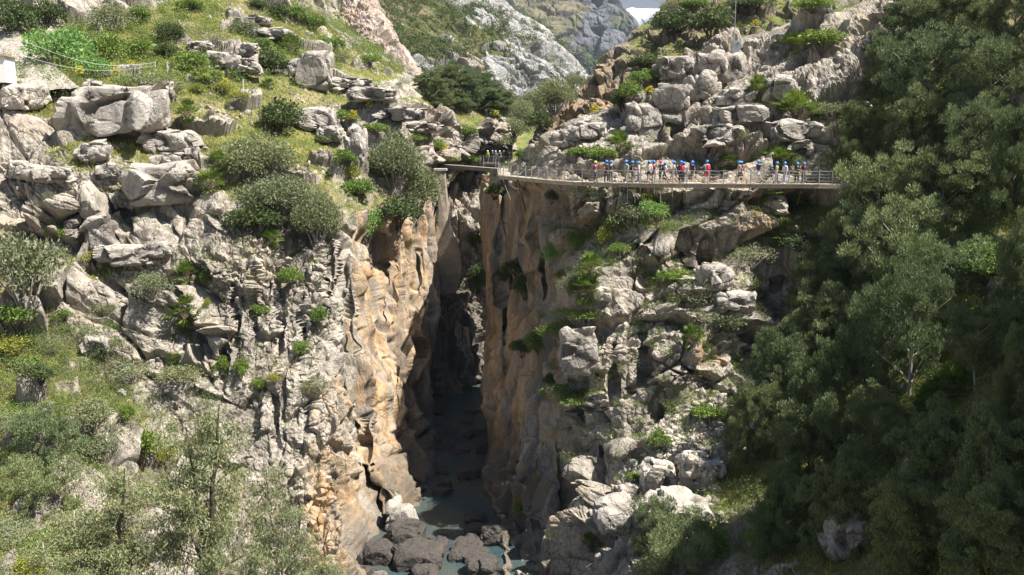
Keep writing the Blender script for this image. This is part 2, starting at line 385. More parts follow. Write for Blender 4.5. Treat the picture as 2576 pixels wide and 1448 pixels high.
def disp_A(P, N, x, y, gm):
    n = len(P)
    gorge = sstep(790, 900, x - 0.03 * (y - 500)) * sstep(470, 560, y)          # fluted wall of the gorge
    col = sstep(520, 640, x) * sstep(430, 540, y) * (1 - gorge)                 # standing beds beside it
    blk = 1 - np.maximum(gorge, col)
    far = sstep(250, 100, y)
    sc = 1 + 0.6 * far
    b1, h1 = blocks(P, (6.5, 5.5, 3.8), R_BED, 11, 1.0, 0.35, 0.045, 0.25, 0.8)
    b2, h2 = blocks(P, (2.4, 2.0, 1.2), R_BED, 12, 0.95, 0.4, 0.06, 0.2, 0.8)
    b3, _ = blocks(P, (0.7, 0.7, 0.5), R_BED, 13, 0.7, 0.4, 0.09)
    c1, _ = blocks(P, (1.9, 2.6, 9.5), R_V, 21, 0.5, 0.35, 0.05)
    g1, _ = blocks(P, (2.6, 3.6, 24.0), None, 23, 0.6, 0.3, 0.05, 0.4)
    rg = ridged(P * np.array([0.5, 0.5, 0.35], f4), 5, 44)
    c2, _ = blocks(P, (0.75, 0.9, 2.0), R_V, 22, 0.6, 0.45, 0.08)
    fl = fbm(P * np.array([0.30, 0.20, 0.035], f4), 3, 31, 0.5)
    fl2 = ridged(P * np.array([0.55, 0.5, 0.12], f4), 2, 32)
    fk = fbm(P * np.array([0.7, 0.7, 0.9], f4), 2, 33)
    g2, _ = blocks(P, (1.6, 2.0, 3.2), rotm('X', 12), 24, 0.7, 0.25, 0.08, 0.3)
    ridge = 1 - np.abs(fl) * 2.2
    fb = fbm(P * 0.12, 4, 41); fd = fbm(P * 1.6, 4, 42, 0.6)
    brk = sstep(-0.35, 0.35, fbm(P * 0.16, 3, 43))           # massive slabs in places, broken beds in others
    hb = 1.9 * b1 + (0.1 + 0.6 * brk) * b2 + (0.03 + 0.22 * brk) * b3
    hb = hb * (1 - .5 * gm * sstep(520, 470, y))
    hc = 1.2 * c1 + (0.2 + 0.4 * brk) * c2 + (0.1 + 0.2 * brk) * b3
    hg = -1.3 + 1.6 * ridge + 1.5 * g1 + 0.4 * fl2 + 0.45 * g2 + 0.35 * fk
    h = blk * (hb + 0.32 * rg) + col * (hc + 0.25 * rg) + gorge * hg + 0.8 * fb + 0.12 * fd * (1 - gorge)
    slab = sstep(690, 800, x + .25 * (430 - y)) * sstep(470, 400, y) * sstep(90, 160, y)
    h = h + slab * (0.9 * strata(P, rotm('Y', -28) @ rotm('X', -12), 1.7, 45) + .35 * strata(P, rotm('Y', -28), .6, 46)) + .35 * blk * (1 - slab) * strata(P, R_BED, 1.9, 47)
    ck = blk * np.maximum(sstep(-0.25, -0.7, b2 + .35), sstep(-0.5, -0.95, b1)) * 0.8
    ck = np.maximum(ck, gorge * .55 * sstep(-.12, -.38, g1)); ck = np.maximum(ck, gorge * .8 * sstep(8.5, 5.5, P[:, 2] + 3 * fl) )      # gorge shade painted as a dark band near the water
    # grass fills the hollows: rock only where the blocks stand proud
    rockout = sstep(0.0, 0.5, b1 + 0.55 * fb + 0.25 * b2 - 0.55 * gm + 0.15)
    g = gm * (1 - rockout)
    soft = 0.35 * fb * 2 + 0.18 * fd + 0.15 * b3
    h = h * (1 - np.clip(g * 1.15, 0, 1)) + (soft - 0.25) * np.clip(g * 1.15, 0, 1)
    gm *= (1 - 0.85 * rockout)
    return h, ck
GRASS_A = [(300,150,330,110,1),(620,60,260,90,1),(900,160,170,45,.9),(560,250,330,70,1),(520,330,300,90,.95),(700,420,200,90,.8),(160,240,180,50,.9),
           (900,340,200,50,.35),(330,390,220,60,.75),(1190,296,60,22,1),(880,480,120,60,.6),(215,665,90,40,.9),(60,860,150,110,.8),(110,1050,260,150,.85),(120,1300,330,190,.7),
           (480,1200,150,200,.4),(0,700,120,100,.6),(1050,270,120,40,.4),(400,470,120,40,.5),(650,650,150,60,.35),(700,900,120,60,.25)]
ORANGE_A = [(985,800,110,330,.9),(1000,1150,100,260,.8),(860,1300,110,220,.75),(930,640,60,120,.7),(1060,650,50,140,.85),(470,880,120,110,.35),(840,1020,60,80,.6)]
DENT_A = [(250,600,70,70,2.5),(205,560,30,60,1.5),(395,560,30,60,1.2),(640,760,8,90,1.6),(590,800,8,80,1.4),(700,800,9,100,1.8),(760,820,8,120,1.5),(820,700,10,110,2.0),(560,900,8,80,1.3),(480,860,60,50,1.0),(780,1050,10,80,1.5),(690,1050,8,70,1.2),(1045,900,8,150,1.5),(1005,980,8,120,-1.0),(975,720,8,120,1.4),(1000,1080,60,30,-1.0),(870,760,8,100,1.3),(935,1330,34,100,9),(905,1180,14,130,3.5),(960,1150,20,130,-1.5),(730,620,55,110,3.0),(300,560,90,60,2.5),(190,640,60,60,2.0),(470,830,60,90,1.8),
          (1010,560,60,50,-2),(600,520,60,60,-2),(560,650,60,40,-1.2),(860,900,20,130,1.6),(1040,690,18,60,4)]
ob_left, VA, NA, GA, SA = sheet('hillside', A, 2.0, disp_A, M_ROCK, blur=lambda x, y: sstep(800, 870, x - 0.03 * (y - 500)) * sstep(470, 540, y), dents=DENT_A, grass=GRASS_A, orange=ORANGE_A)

# ---- inner gorge wall beyond the bend
B = []
for (y, Y) in [(350,168),(395,150),(455,140),(560,129),(700,119),(850,110),(950,105.5),(985,104.3),(1010,103.6),(1050,102.5),(1100,100),(1200,94)]:
    xr = {350:1262,395:1255,455:1240,560:1228,700:1232,850:1240,950:1236,985:1192,1010:1178,1050:1180,1100:1215,1200:1220}[y]
    r = [(1020,y,Y-4),(1070,y,Y-2),(1110,y,Y),(1150,y,Y+1),(xr-25,y,Y+3),(xr,y,Y+8),(xr+4,y+5,Y+22)]
    B.append(r)
def disp_B(P, N, x, y, gm):
    b1, _ = blocks(P, (2.6, 3.5, 8.0), rotm('Y', 12), 51, 0.6, 0.4, 0.06)
    b2, _ = blocks(P, (1.1, 1.2, 2.4), rotm('Y', 12), 52, 0.6, 0.4, 0.08)
    b3, _ = blocks(P, (0.5, 0.5, 0.6), None, 53, 0.6, 0.4, 0.09)
    r = fbm(P * np.array([0.3, 0.3, 0.07], f4), 4, 54)
    return 1.8 * b1 + 0.6 * b2 + 0.2 * b3 + 2.2 * r, np.maximum(sstep(-.4, -.9, b2), .85 * sstep(27, 17, P[:, 2] + 9 * r))  # painted shade: lower wall coloured dark to stand in for deep gorge shadow
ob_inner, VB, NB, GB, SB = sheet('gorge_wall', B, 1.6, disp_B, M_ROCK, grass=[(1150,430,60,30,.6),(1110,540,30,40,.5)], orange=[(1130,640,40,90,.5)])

# ---- right massif
C = [
 [(1290,520,150),(1300,480,135),(1320,440,118),(1360,400,112),(1420,370,112),(1500,340,113),(1590,300,116),(1680,262,118),(1760,200,122),(1860,145,125),(2000,100,128),(2200,60,130),(2450,0,130),(2750,-40,126),(3100,-80,120)],
 [(1280,470,135),(1285,425,118),(1305,398,106),(1345,358,99),(1410,325,98),(1500,292,99),(1590,245,101),(1680,205,103),(1760,140,106),(1860,84,109),(2000,48,111),(2200,0,113),(2450,-90,112),(2750,-200,106),(3100,-300,98)],
 [(1270,480,130),(1270,440,115),(1300,415,100),(1350,385,92),(1420,358,89),(1510,330,88),(1610,295,89),(1700,265,91),(1800,222,93),(1910,180,95),(2050,148,95),(2230,110,93),(2450,50,89),(2750,-60,82),(3100,-160,74)],
 [(1255,490,126),(1245,450,113),(1285,432,98),(1345,412,87),(1420,398,81),(1510,380,78.5),(1620,355,78),(1730,335,79),(1840,310,80),(1950,290,81),(2080,270,80.5),(2250,240,78),(2450,200,73),(2750,120,64),(3100,40,56)],
 [(1240,500,122),(1222,455,110),(1268,446,96),(1335,436,84),(1410,432,77),(1500,430,74),(1600,430,73),(1710,432,72.6),(1830,434,72.4),(1950,434,72.2),(2090,432,71.8),(2250,420,69.5),(2450,400,65),(2750,350,55),(3100,290,47)],
 [(1235,530,118),(1212,485,107),(1262,480,92),(1330,474,81),(1405,474,75),(1490,478,72.6),(1600,482,71.8),(1710,485,71.4),(1830,486,71.2),(1950,486,71.4),(2090,486,71.2),(2250,480,68),(2450,470,63),(2750,440,53),(3100,400,44)],
 [(1235,590,115),(1212,570,105),(1262,570,90.5),(1328,568,80),(1405,565,75),(1490,560,72),(1600,560,70.8),(1710,560,70.2),(1830,560,70),(1950,560,70.4),(2090,560,70),(2250,555,66.5),(2450,545,61),(2750,530,50),(3100,510,41)],
 [(1245,710,112),(1222,700,101),(1266,700,88),(1330,692,78.5),(1415,682,73.5),(1500,672,70.6),(1600,670,69.8),(1715,665,69.2),(1840,662,69),(1955,655,70),(2090,645,68),(2250,640,64),(2450,630,58),(2750,620,46),(3100,610,37)],
 [(1250,835,108),(1228,830,97),(1270,830,86),(1330,830,76.5),(1415,830,71),(1505,830,67.5),(1605,822,66.8),(1715,815,66.6),(1840,805,67),(1940,795,69),(2080,785,65.5),(2250,775,60.5),(2450,760,54),(2750,740,42),(3100,720,32)],
 [(1245,970,104),(1210,965,92.5),(1265,960,83),(1325,960,74.5),(1410,960,69.5),(1500,960,65),(1600,960,64.4),(1715,960,64.2),(1840,950,65),(1940,935,67),(2080,920,62),(2250,905,56.5),(2450,890,50),(2750,870,37),(3100,850,28)],
 [(1260,1100,98),(1238,1100,86),(1280,1100,78),(1335,1100,72),(1410,1100,67.5),(1500,1100,63.5),(1600,1100,61.8),(1715,1095,61.5),(1820,1080,62.5),(1930,1065,61),(2080,1050,57),(2250,1040,51),(2450,1020,43.5),(2750,1000,32),(3100,980,24)],
 [(1240,1235,88),(1214,1225,77.5),(1265,1240,73),(1330,1240,68.5),(1410,1240,65.2),(1500,1235,61.5),(1600,1215,59),(1705,1195,57.5),(1810,1190,56.5),(1930,1190,53.5),(2080,1180,50),(2250,1170,44.5),(2450,1160,37),(2750,1140,27),(3100,1120,21)],
 [(1275,1325,80),(1252,1320,70),(1290,1345,66.5),(1340,1355,64),(1410,1355,61.5),(1490,1350,58.5),(1580,1340,55.5),(1690,1330,53),(1800,1330,50.5),(1930,1330,47),(2080,1330,43),(2250,1320,38),(2450,1310,31),(2750,1300,24),(3100,1290,18)],
 [(1290,1460,70),(1258,1460,60.3),(1300,1470,59.3),(1345,1480,58.3),(1410,1480,57),(1480,1480,54),(1570,1480,50),(1680,1480,46.5),(1790,1480,43.5),(1930,1480,40),(2080,1480,36),(2250,1480,31),(2450,1480,26),(2750,1480,20),(3100,1480,15)],
 [(1300,1700,60),(1262,1700,50),(1310,1700,49),(1350,1700,48),(1410,1700,46.5),(1480,1700,44.5),(1570,1700,41),(1680,1700,38),(1790,1700,35),(1930,1700,32),(2080,1700,29),(2250,1700,25),(2450,1700,21),(2750,1700,16),(3100,1700,12)],
]
ext(C, 15)
steepen(C, 4, 0.55)
R_B2 = rotm('Y', 30) @ rotm('Z', 15)
def disp_C(P, N, x, y, gm):
    gorge = sstep(1480, 1330, x) * sstep(455, 500, y)
    b1, _ = blocks(P, (7.0, 5.6, 3.4), R_B2, 61, 1.0, 0.5, 0.045, 0.25, 0.9)
    b2, _ = blocks(P, (2.6, 2.0, 1.3), R_B2, 62, 0.95, 0.45, 0.06, 0.2, 0.8)
    b3, _ = blocks(P, (0.7, 0.7, 0.6), R_B2, 63, 0.6, 0.4, 0.1)
    c1, _ = blocks(P, (2.2, 3.2, 18.0), None, 64, 0.5, 0.35, 0.06, 0.4)
    fl = fbm(P * np.array([0.30, 0.20, 0.035], f4), 3, 65, 0.5)
    fl2 = ridged(P * np.array([0.55, 0.5, 0.12], f4), 2, 66)
    fk = fbm(P * np.array([0.7, 0.7, 0.9], f4), 2, 58)
    g2, _ = blocks(P, (1.6, 2.0, 3.6), rotm('X', 12), 59, 0.7, 0.3, 0.08, 0.3)
    rg = ridged(P * np.array([0.42, 0.42, 0.36], f4), 5, 57)
    fb = fbm(P * 0.11, 4, 67); fd = fbm(P * 1.7, 4, 68, 0.6)
    wood = sstep(1930, 2050, x) * sstep(480, 560, y) + sstep(2250, 2350, x) * (y < 560)
    walk = np.exp(-((y - 462) / 26) ** 2) * sstep(1290, 1340, x)         # the path was cut level here
    brk = sstep(-0.35, 0.35, fbm(P * 0.16, 3, 69))
    hb = (1.7 * b1 + (0.06 + 0.5 * brk) * b2) * (1 - 0.7 * walk) + (0.03 + 0.2 * brk) * b3 + (0.35 + .15 * sstep(470, 520, y)) * rg * (1 - walk)
    hg = 1.4 * (1 - np.abs(fl) * 2.2) + 1.3 * c1 + 0.6 * fl2 + 0.55 * g2 + 0.35 * fk - 1.4
    h = (1 - gorge) * hb + gorge * hg + 0.8 * fb * (1 - walk) + 0.12 * fd * (1 - gorge)
    rockout = sstep(0.0, 0.5, b1 + 0.5 * fb + 0.25 * b2 - 0.6 * gm + 0.2)
    g = np.clip(gm * (1 - rockout) * 1.1, 0, 1)
    h = h * (1 - g) + (0.6 * fb + 0.2 * fd - 0.3) * g
    gm *= (1 - 0.85 * rockout)
    h = h - 0.9 * walk * (h > 0) * h
    h = h * (1 - .72 * np.clip(wood, 0, 1)); gm[:] = np.maximum(gm, .9 * np.clip(wood, 0, 1))
    ck = (1 - gorge) * np.maximum(sstep(-0.25, -0.7, b2 + .3), sstep(-0.45, -0.9, b1)) * 0.85
    ck = np.maximum(ck, gorge * .6 * np.maximum(sstep(-.12, -.38, c1), .6 * sstep(-.2, -.5, g2))); ck = np.maximum(ck, gorge * .8 * sstep(9.5, 6, P[:, 2] + 3 * fl))  # foot of the gorge wall coloured dark too, standing in for shade
    return h, ck
GRASS_C = [(1600,590,110,70,.6),(1480,640,90,60,.7),(1450,680,90,110,.6),(1600,700,120,40,.6),(2300,800,300,700,1),(2100,1250,350,200,.8),(2200,30,200,40,.8),(2500,300,350,400,1),
           (1480,960,90,30,.7),(1760,1010,60,40,.6),(1760,1120,70,60,.3),(2050,250,80,60,.4),(1650,260,60,60,.4),(1900,30,120,30,.4)]
ORANGE_C = [(1240,800,50,420,1),(1310,620,80,200,.95),(1390,540,110,120,.7),(1330,900,80,200,.8),(1250,1180,70,150,1),(1290,1300,60,250,.65),(1380,1150,80,200,.55),(1760,480,300,30,.5),
            (1430,1400,120,120,.4),(1600,1140,200,100,.25),(1780,900,80,80,.5),(1940,560,120,70,.6),(1640,1280,140,90,.3)]
DENT_C = [(1266,560,7,160,3.0),(1270,760,6,140,2.5),(1320,600,10,120,1.5),(1360,640,8,140,1.2),(1300,1150,9,160,1.6),(1345,1320,10,140,1.8),(1390,1250,12,120,1.5),(1238,1180,40,60,-1.5),(1460,1000,12,60,1.6),(1545,950,10,70,1.5),(1620,900,10,80,1.3),(1780,640,10,50,1.2),(1700,300,10,60,1.8),(1770,280,8,60,1.6),(1790,230,10,40,1.5),(1900,330,60,8,1.0),(1940,780,40,110,3.0),(1900,1060,60,40,1.5),(1560,1180,110,30,1.6),(1600,500,70,30,2.0),(1990,510,90,30,3.0),(2050,540,50,60,2.0),(1690,560,80,40,-1.6),(1640,260,30,60,4),
          (1450,900,60,60,-1.5),(1420,860,40,40,-1),(1700,900,60,60,-1),(1620,1150,120,30,1.0),(1560,1380,60,60,3),(1280,900,14,200,2.2),(1350,760,50,60,2.0)]
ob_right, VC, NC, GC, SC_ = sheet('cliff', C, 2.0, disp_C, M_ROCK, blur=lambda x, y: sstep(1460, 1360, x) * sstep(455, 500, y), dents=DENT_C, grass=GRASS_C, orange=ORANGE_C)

# ---- brown cliff behind the right massif
D = []
edge = [(-90,1748,150),(-30,1714,146),(30,1668,141),(90,1606,136),(140,1535,131),(190,1486,127),(250,1436,123),(310,1372,120),(370,1345,118),(430,1330,116),(520,1325,114)]
for (y, x0, Y) in edge:
    k = (y + 90) / 600
    D.append([(x0+30,y+20,Y+40),(x0+5,y,Y+14),(x0,y,Y+3),(x0+45,y+2,Y-3),(x0+110,y+4,Y-6),(x0+200,y+6,Y-8),(x0+320,y,Y-8),(x0+460,y-10,Y-4),(x0+620,y-20,Y+2),(x0+820,y-40,Y+8)])
def disp_D(P, N, x, y, gm):
    b1, _ = blocks(P, (3.2, 4.0, 6.5), rotm('Y', 20), 71, 0.6, 0.4, 0.06, 0.3)
    b2, _ = blocks(P, (1.6, 1.6, 1.9), rotm('Y', 20), 72, 0.6, 0.45, 0.08)
    b3, _ = blocks(P, (0.8, 0.8, 0.8), None, 73, 0.6, 0.4, 0.1)
    fb = fbm(P * 0.1, 4, 74)
    h = 2.1 * b1 + 0.45 * b2 + 0.15 * b3 + 1.6 * fb
    g = np.clip(gm * (1 - sstep(0, .5, b1 + .2)), 0, 1); gm *= .6 + .4 * (1 - sstep(0, .5, b1 + .2))
    return h * (1 - .6 * g), sstep(-.3, -.8, b2)
M_BROWN = terrain_mat('brown_limestone', grey=(0.31, 0.255, 0.195), grey2=(0.21, 0.165, 0.12), scale=0.7, bstr=0.6)
ob_back, VD, ND, GD, SD = sheet('cliff', D, 2.0, disp_D, M_BROWN, step3=0.6, grass=[(1620,170,60,60,.7),(1680,250,80,60,.8),(1560,60,60,40,.5),(1700,80,120,80,.8),(1850,20,200,60,.9),(1480,130,20,60,.3)],
      orange=[(1520,300,120,110,.6),(1500,220,60,90,.55),(1420,330,60,50,.6),(1640,120,60,60,.4)])

# ---- pinkish crag above the left hillside
E = [
 [(720,-90,262),(760,-90,258),(810,-90,255),(860,-90,256),(900,-90,258),(925,-80,263),(935,-60,275),(930,-40,300)],
 [(720,-10,250),(760,-10,246),(810,-10,242),(860,-10,241),(905,-10,243),(938,0,250),(948,10,265),(945,20,290)],
 [(730,50,240),(775,50,236),(825,50,232),(875,50,230),(930,48,232),(962,45,240),(975,52,256),(970,60,280)],
 [(740,110,232),(800,110,227),(855,112,222),(910,112,219),(960,108,221),(992,105,230),(1005,112,247),(1000,120,270)],
 [(760,170,226),(830,172,219),(890,172,213),(950,170,208),(1000,162,210),(1040,170,221),(1055,180,238),(1050,190,260)],
 [(790,240,218),(870,240,210),(940,240,203),(1000,235,198),(1060,220,200),(1110,225,210),(1130,235,228),(1125,245,250)],
 [(810,320,210),(890,320,202),(970,320,195),(1040,320,190),(1110,310,190),(1180,300,200),(1200,310,216),(1195,320,240)],
]
def disp_E(P, N, x, y, gm):
    b1, _ = blocks(P, (7, 8, 12), rotm('Y', 15), 81, 0.6, 0.35, 0.05, 0.3)
    b2, _ = blocks(P, (2.6, 2.6, 3.2), rotm('Y', 15), 82, 0.6, 0.4, 0.07)
    b3, _ = blocks(P, (1.2, 1.2, 1.2), None, 83, 0.6, 0.4, 0.1)
    low = sstep(130, 210, y)
    return (2.6 - low) * b1 + (0.9 + .5 * low) * b2 + 0.45 * b3 + 2.0 * fbm(P * .06, 4, 84), sstep(-.35, -.85, b2) * .8
M_PINK = terrain_mat('pink_limestone', grey=(0.47, 0.395, 0.335), grey2=(0.36, 0.29, 0.24), scale=0.5, bstr=0.6, streak=0.9)
steepen(E, 6, 0.6)
ob_crag, *_r = sheet('crag', E, 1.8, disp_E, M_PINK, step3=1.0, grass=[(780,60,40,120,.6)], orange=[(900,60,60,80,.3),(900,20,60,20,.5)])

# ---- grey bedded mountain in the middle distance
Mx = []
for (y, xe, Y) in [(-110,1160,620),(-40,1225,560),(10,1268,510),(60,1345,465),(110,1400,425),(150,1438,400),(190,1462,380),(240,1455,360),(300,1450,340),(380,1445,320)]:
    r = []
    for k, fx in enumerate([0, .16, .33, .5, .67, .82, .93, 1.0]):
        x = 640 + (xe - 640) * fx
        r.append((x, y, Y * (1 - 0.26 * (1 - fx)) + (18 if fx == 1.0 else 0)))
    r.append((xe + 8, y + 10, Y + 70)); Mx.append(r)
steepen(Mx, 9, 0.6)
R_M = rotm('Y', -30) @ rotm('X', -8)
def disp_M(P, N, x, y, gm):
    b0, _ = blocks(P, (36, 30, 14), R_M, 91, 0.6, 0.35, 0.05, 0.35)
    b1, _ = blocks(P, (15, 14, 3.6), R_M, 92, 0.6, 0.5, 0.07, 0.3)
    b2, _ = blocks(P, (6, 6, 2.0), R_M, 93, 0.6, 0.5, 0.09, 0.3)
    b3, _ = blocks(P, (2.4, 2.4, 1.4), R_M, 94, 0.6, 0.4, 0.1)
    fb = fbm(P * .012, 4, 95)
    h = 4 * b0 + 1.6 * b1 + 1.0 * b2 + 0.4 * b3 + 7 * fb - 2 + 2.6 * strata(P, R_M, 9, 96) + 1.3 * strata(P, R_M, 3.4, 97)
    ro = sstep(-.1, .4, b1 + .6 * fb + .5 * b0 - .3 * gm); gm *= (1 - .8 * ro)
    return h, sstep(-.3, -.8, b1) * .7
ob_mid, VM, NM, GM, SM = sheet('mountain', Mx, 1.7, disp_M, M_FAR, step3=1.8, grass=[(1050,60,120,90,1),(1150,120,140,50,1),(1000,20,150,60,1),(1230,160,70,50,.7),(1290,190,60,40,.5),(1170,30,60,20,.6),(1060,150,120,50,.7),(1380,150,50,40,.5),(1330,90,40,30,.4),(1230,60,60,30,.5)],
      orange=[(1110,130,60,40,.75),(1165,185,50,40,.8),(1060,80,30,30,.7)], grass_slope=.1)

# ---- far shaded mountain
K = []
for (y, xe, Y) in [(-160,1480,1650),(-80,1530,1560),(-10,1545,1480),(25,1566,1440),(55,1590,1410),(80,1578,1390),(120,1570,1360),(200,1560,1310),(300,1550,1250)]:
    r = []
    for fx in [0, .2, .4, .55, .68, .8, .9, 1.0]:
        x = 900 + (xe - 900) * fx
        r.append((x, y, Y - 260 * abs(fx - 0.58) ** 0.8 * (1 if fx < .58 else -.9)))
    r.append((xe + 6, y + 8, Y + 300)); K.append(r)
def disp_K(P, N, x, y, gm):
    b0, _ = blocks(P, (120, 100, 160), rotm('Y', -25), 101, 0.6, 0.3, 0.06, 0.35)
    b1, _ = blocks(P, (40, 40, 60), rotm('Y', -25), 102, 0.6, 0.4, 0.08, 0.3)
    b2, _ = blocks(P, (14, 14, 14), None, 103, 0.6, 0.4, 0.08, 0.3)
    return 22 * b0 + 10 * b1 + 4 * b2 + 25 * fbm(P * .004, 5, 104), sstep(-.4, -.9, b1) * .4
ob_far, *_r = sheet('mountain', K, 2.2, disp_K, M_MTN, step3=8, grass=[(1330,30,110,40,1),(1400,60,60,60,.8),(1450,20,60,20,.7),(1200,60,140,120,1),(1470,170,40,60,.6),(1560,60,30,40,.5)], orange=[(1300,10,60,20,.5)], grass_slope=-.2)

# ---- valley floor behind the gorge
Vf = [[P3(x, y, Y) for x in (700, 900, 1100, 1250, 1400, 1550, 1750)] for (y, Y) in [(300,440),(300,360),(312,300),(325,250),(340,215),(370,185),(430,160),(520,148),(640,140)]]
def inv(p):
    u, v, d = project(np.array(p)); return (float(u), float(v), p[1])
def disp_V(P, N, x, y, gm):
    b1, _ = blocks(P, (5, 5, 3), R_BED, 111, 0.6, 0.4, 0.08)
    return 1.6 * b1 + 3 * fbm(P * .03, 4, 112), b1 * 0
ob_valley, VV, NV, GV, SV = sheet('valley_floor', [[inv(p) for p in r] for r in Vf], 3.0, disp_V, M_ROCK, step3=1.5, grass=[(1250,400,700,300,1)])

# ---- the open sheet of ground all of it stands on
gme = fastmesh('ground', np.array([[-2600,-400,-3],[2600,-400,-3],[2600,3600,-3],[-2600,3600,-3]], f4), np.array([[0,1,2,3]]), mats=[simple('dry_ground', (0.30, 0.26, 0.19), 0.95, scale=0.05)])
tag(addobj('ground', gme), None, None, None, 'structure')

# ---- river
def mk_water():
    t = NT('river_water'); c = t.coord()
    t.setin(t.b.inputs['Base Color'], t.mix(t.ramp(t.noise(0.22, 4, 0.6, c), 0.4, 0.65), (0.04, 0.07, 0.08), (0.08, 0.09, 0.07)))
    t.b.inputs['Roughness'].default_value = 0.12; t.b.inputs['IOR'].default_value = 1.33
    t.b.inputs['Specular IOR Level'].default_value = 1.0
    t.bump(t.math('ADD', t.noise(2.2, 5, 0.65, t.mapping(c, (1, 0.7, 1))), t.math('MULTIPLY', t.noise(7.0, 3, 0.6, c), 0.35)), 0.6, 0.3)
    return t.m
wy = np.linspace(30, 160, 130); wx = np.linspace(-30, 16, 60)
X, Y = np.meshgrid(wx, wy); Z = 3.9 + 0.0 * X + np.clip(Y - 84, 0, 100) * 0.05
Z += 0.05 * np.sin(X * 1.3 + Y * .7)
i = np.arange(X.size).reshape(X.shape)
wm = fastmesh('river', np.stack([X, Y, Z], -1).reshape(-1, 3), np.stack([i[:-1, :-1], i[:-1, 1:], i[1:, 1:], i[1:, :-1]], -1).reshape(-1, 4), True, mats=[mk_water()])
tag(addobj('river', wm), None, None, None, 'structure')

# ---- unseen cliff added right of the frame, shaped to shade the lower wood
hx = np.linspace(21, 95, 100); hy = np.linspace(-70, 64, 120); X, Y = np.meshgrid(hx, hy)
XS = np.maximum(.62 * Y + 3.5, 22); t = sstep(0, 12, X - XS) * sstep(49, 39, Y)
Pn = np.stack([X.ravel(), Y.ravel(), X.ravel() * 0], 1).astype(f4)
Z = 4 + -9 + 70 * t + (5 * fbm(Pn * .08, 4, 501) + 2.5 * blocks(Pn, (6, 6, 6), None, 502)[0]).reshape(X.shape) * t
i = np.arange(X.size).reshape(X.shape); zz = np.zeros(X.size)
cm = fastmesh('cliff', np.stack([X, Y, Z], -1).reshape(-1, 3), np.stack([i[:-1, :-1], i[:-1, 1:], i[1:, 1:], i[1:, :-1]], -1).reshape(-1, 4), False, {'grass': zz, 'orange': zz, 'crack': zz}, [M_ROCK])
tag(addobj('cliff', cm), None, None, None, 'structure')
hz = bpy.data.materials.new('haze'); hz.use_nodes = True; hz.node_tree.nodes.remove(hz.node_tree.nodes['Principled BSDF'])
pv = hz.node_tree.nodes.new('ShaderNodeVolumePrincipled'); pv.inputs['Density'].default_value = HAZE; pv.inputs['Color'].default_value = (.72, .84, 1.0, 1); pv.inputs['Anisotropy'].default_value = 0.2
hz.node_tree.links.new(pv.outputs[0], hz.node_tree.nodes['Material Output'].inputs['Volume'])
bx = np.array([[x, y, z] for z in (-4.5, 620) for x, y in ((-2700, -450), (2700, -450), (2700, 3700), (-2700, 3700))], f4)
hm = fastmesh('haze', bx, np.array([[3, 2, 1, 0], [4, 5, 6, 7], [0, 1, 5, 4], [1, 2, 6, 5], [2, 3, 7, 6], [3, 0, 4, 7]]), mats=[hz]); tag(addobj('haze', hm), None, None, None, 'stuff')

# ---- white mass added beyond the far ridge so the sky gap reads overbright
def sky_whitener(loc, rad, label, seed):
    import bmesh
    bm = bmesh.new(); bmesh.ops.create_icosphere(bm, subdivisions=5, radius=1.0); v = np.array([q.co[:] for q in bm.verts]); f = np.array([[q.index for q in p.verts] for p in bm.faces]); bm.free()
    n = fbm((v * 2.2 + seed).astype(f4), 5, seed, .55); b = 1 - np.abs(fbm((v * 3.5 + seed).astype(f4), 4, seed + 5)) * 1.5
    v = v * (1 + .5 * n + .22 * b)[:, None] * np.array(rad)
    o = addobj('sky_whitener', fastmesh('sky_whitener', v, f, True, mats=[M_SKY_WHITENER]), None, loc); o['kind'] = 'structure'
M_SKY_WHITENER = simple('sky_whitener', (.93, .93, .95), 1.0, var=.02)
sky_whitener((900, 5800, 1000), (1500, 500, 620), '', 3)
# ------------------------------------------------------------------ foliage
def leafmat(name, a, b, tip=None, trans=0.28, rough=0.6):
    t = NT(name); g = t.new('ShaderNodeNewGeometry'); r = g.outputs['Random Per Island']
    c = t.mix(r, a, b)
    oi = t.new('ShaderNodeObjectInfo')
    c = t.mix(t.math('MULTIPLY', t.ramp(oi.outputs['Random'], 0, 1), 0.35), c, tuple(x * y for x, y in zip(b, (1.25, 1.05, 0.8))))
    if tip: c = t.mix(t.ramp(r, 0.86, 0.90), c, tip)
    t.setin(t.b.inputs['Base Color'], c); t.b.inputs['Roughness'].default_value = rough
    t.b.inputs['Specular IOR Level'].default_value = 0.3
    tr = t.new('ShaderNodeBsdfTranslucent'); t.l(c, tr.inputs[0])
    mx = t.new('ShaderNodeMixShader'); mx.inputs[0].default_value = trans
    t.l(t.b.outputs[0], mx.inputs[1]); t.l(tr.outputs[0], mx.inputs[2]); t.l(mx.outputs[0], t.out.inputs['Surface'])
    return t.m
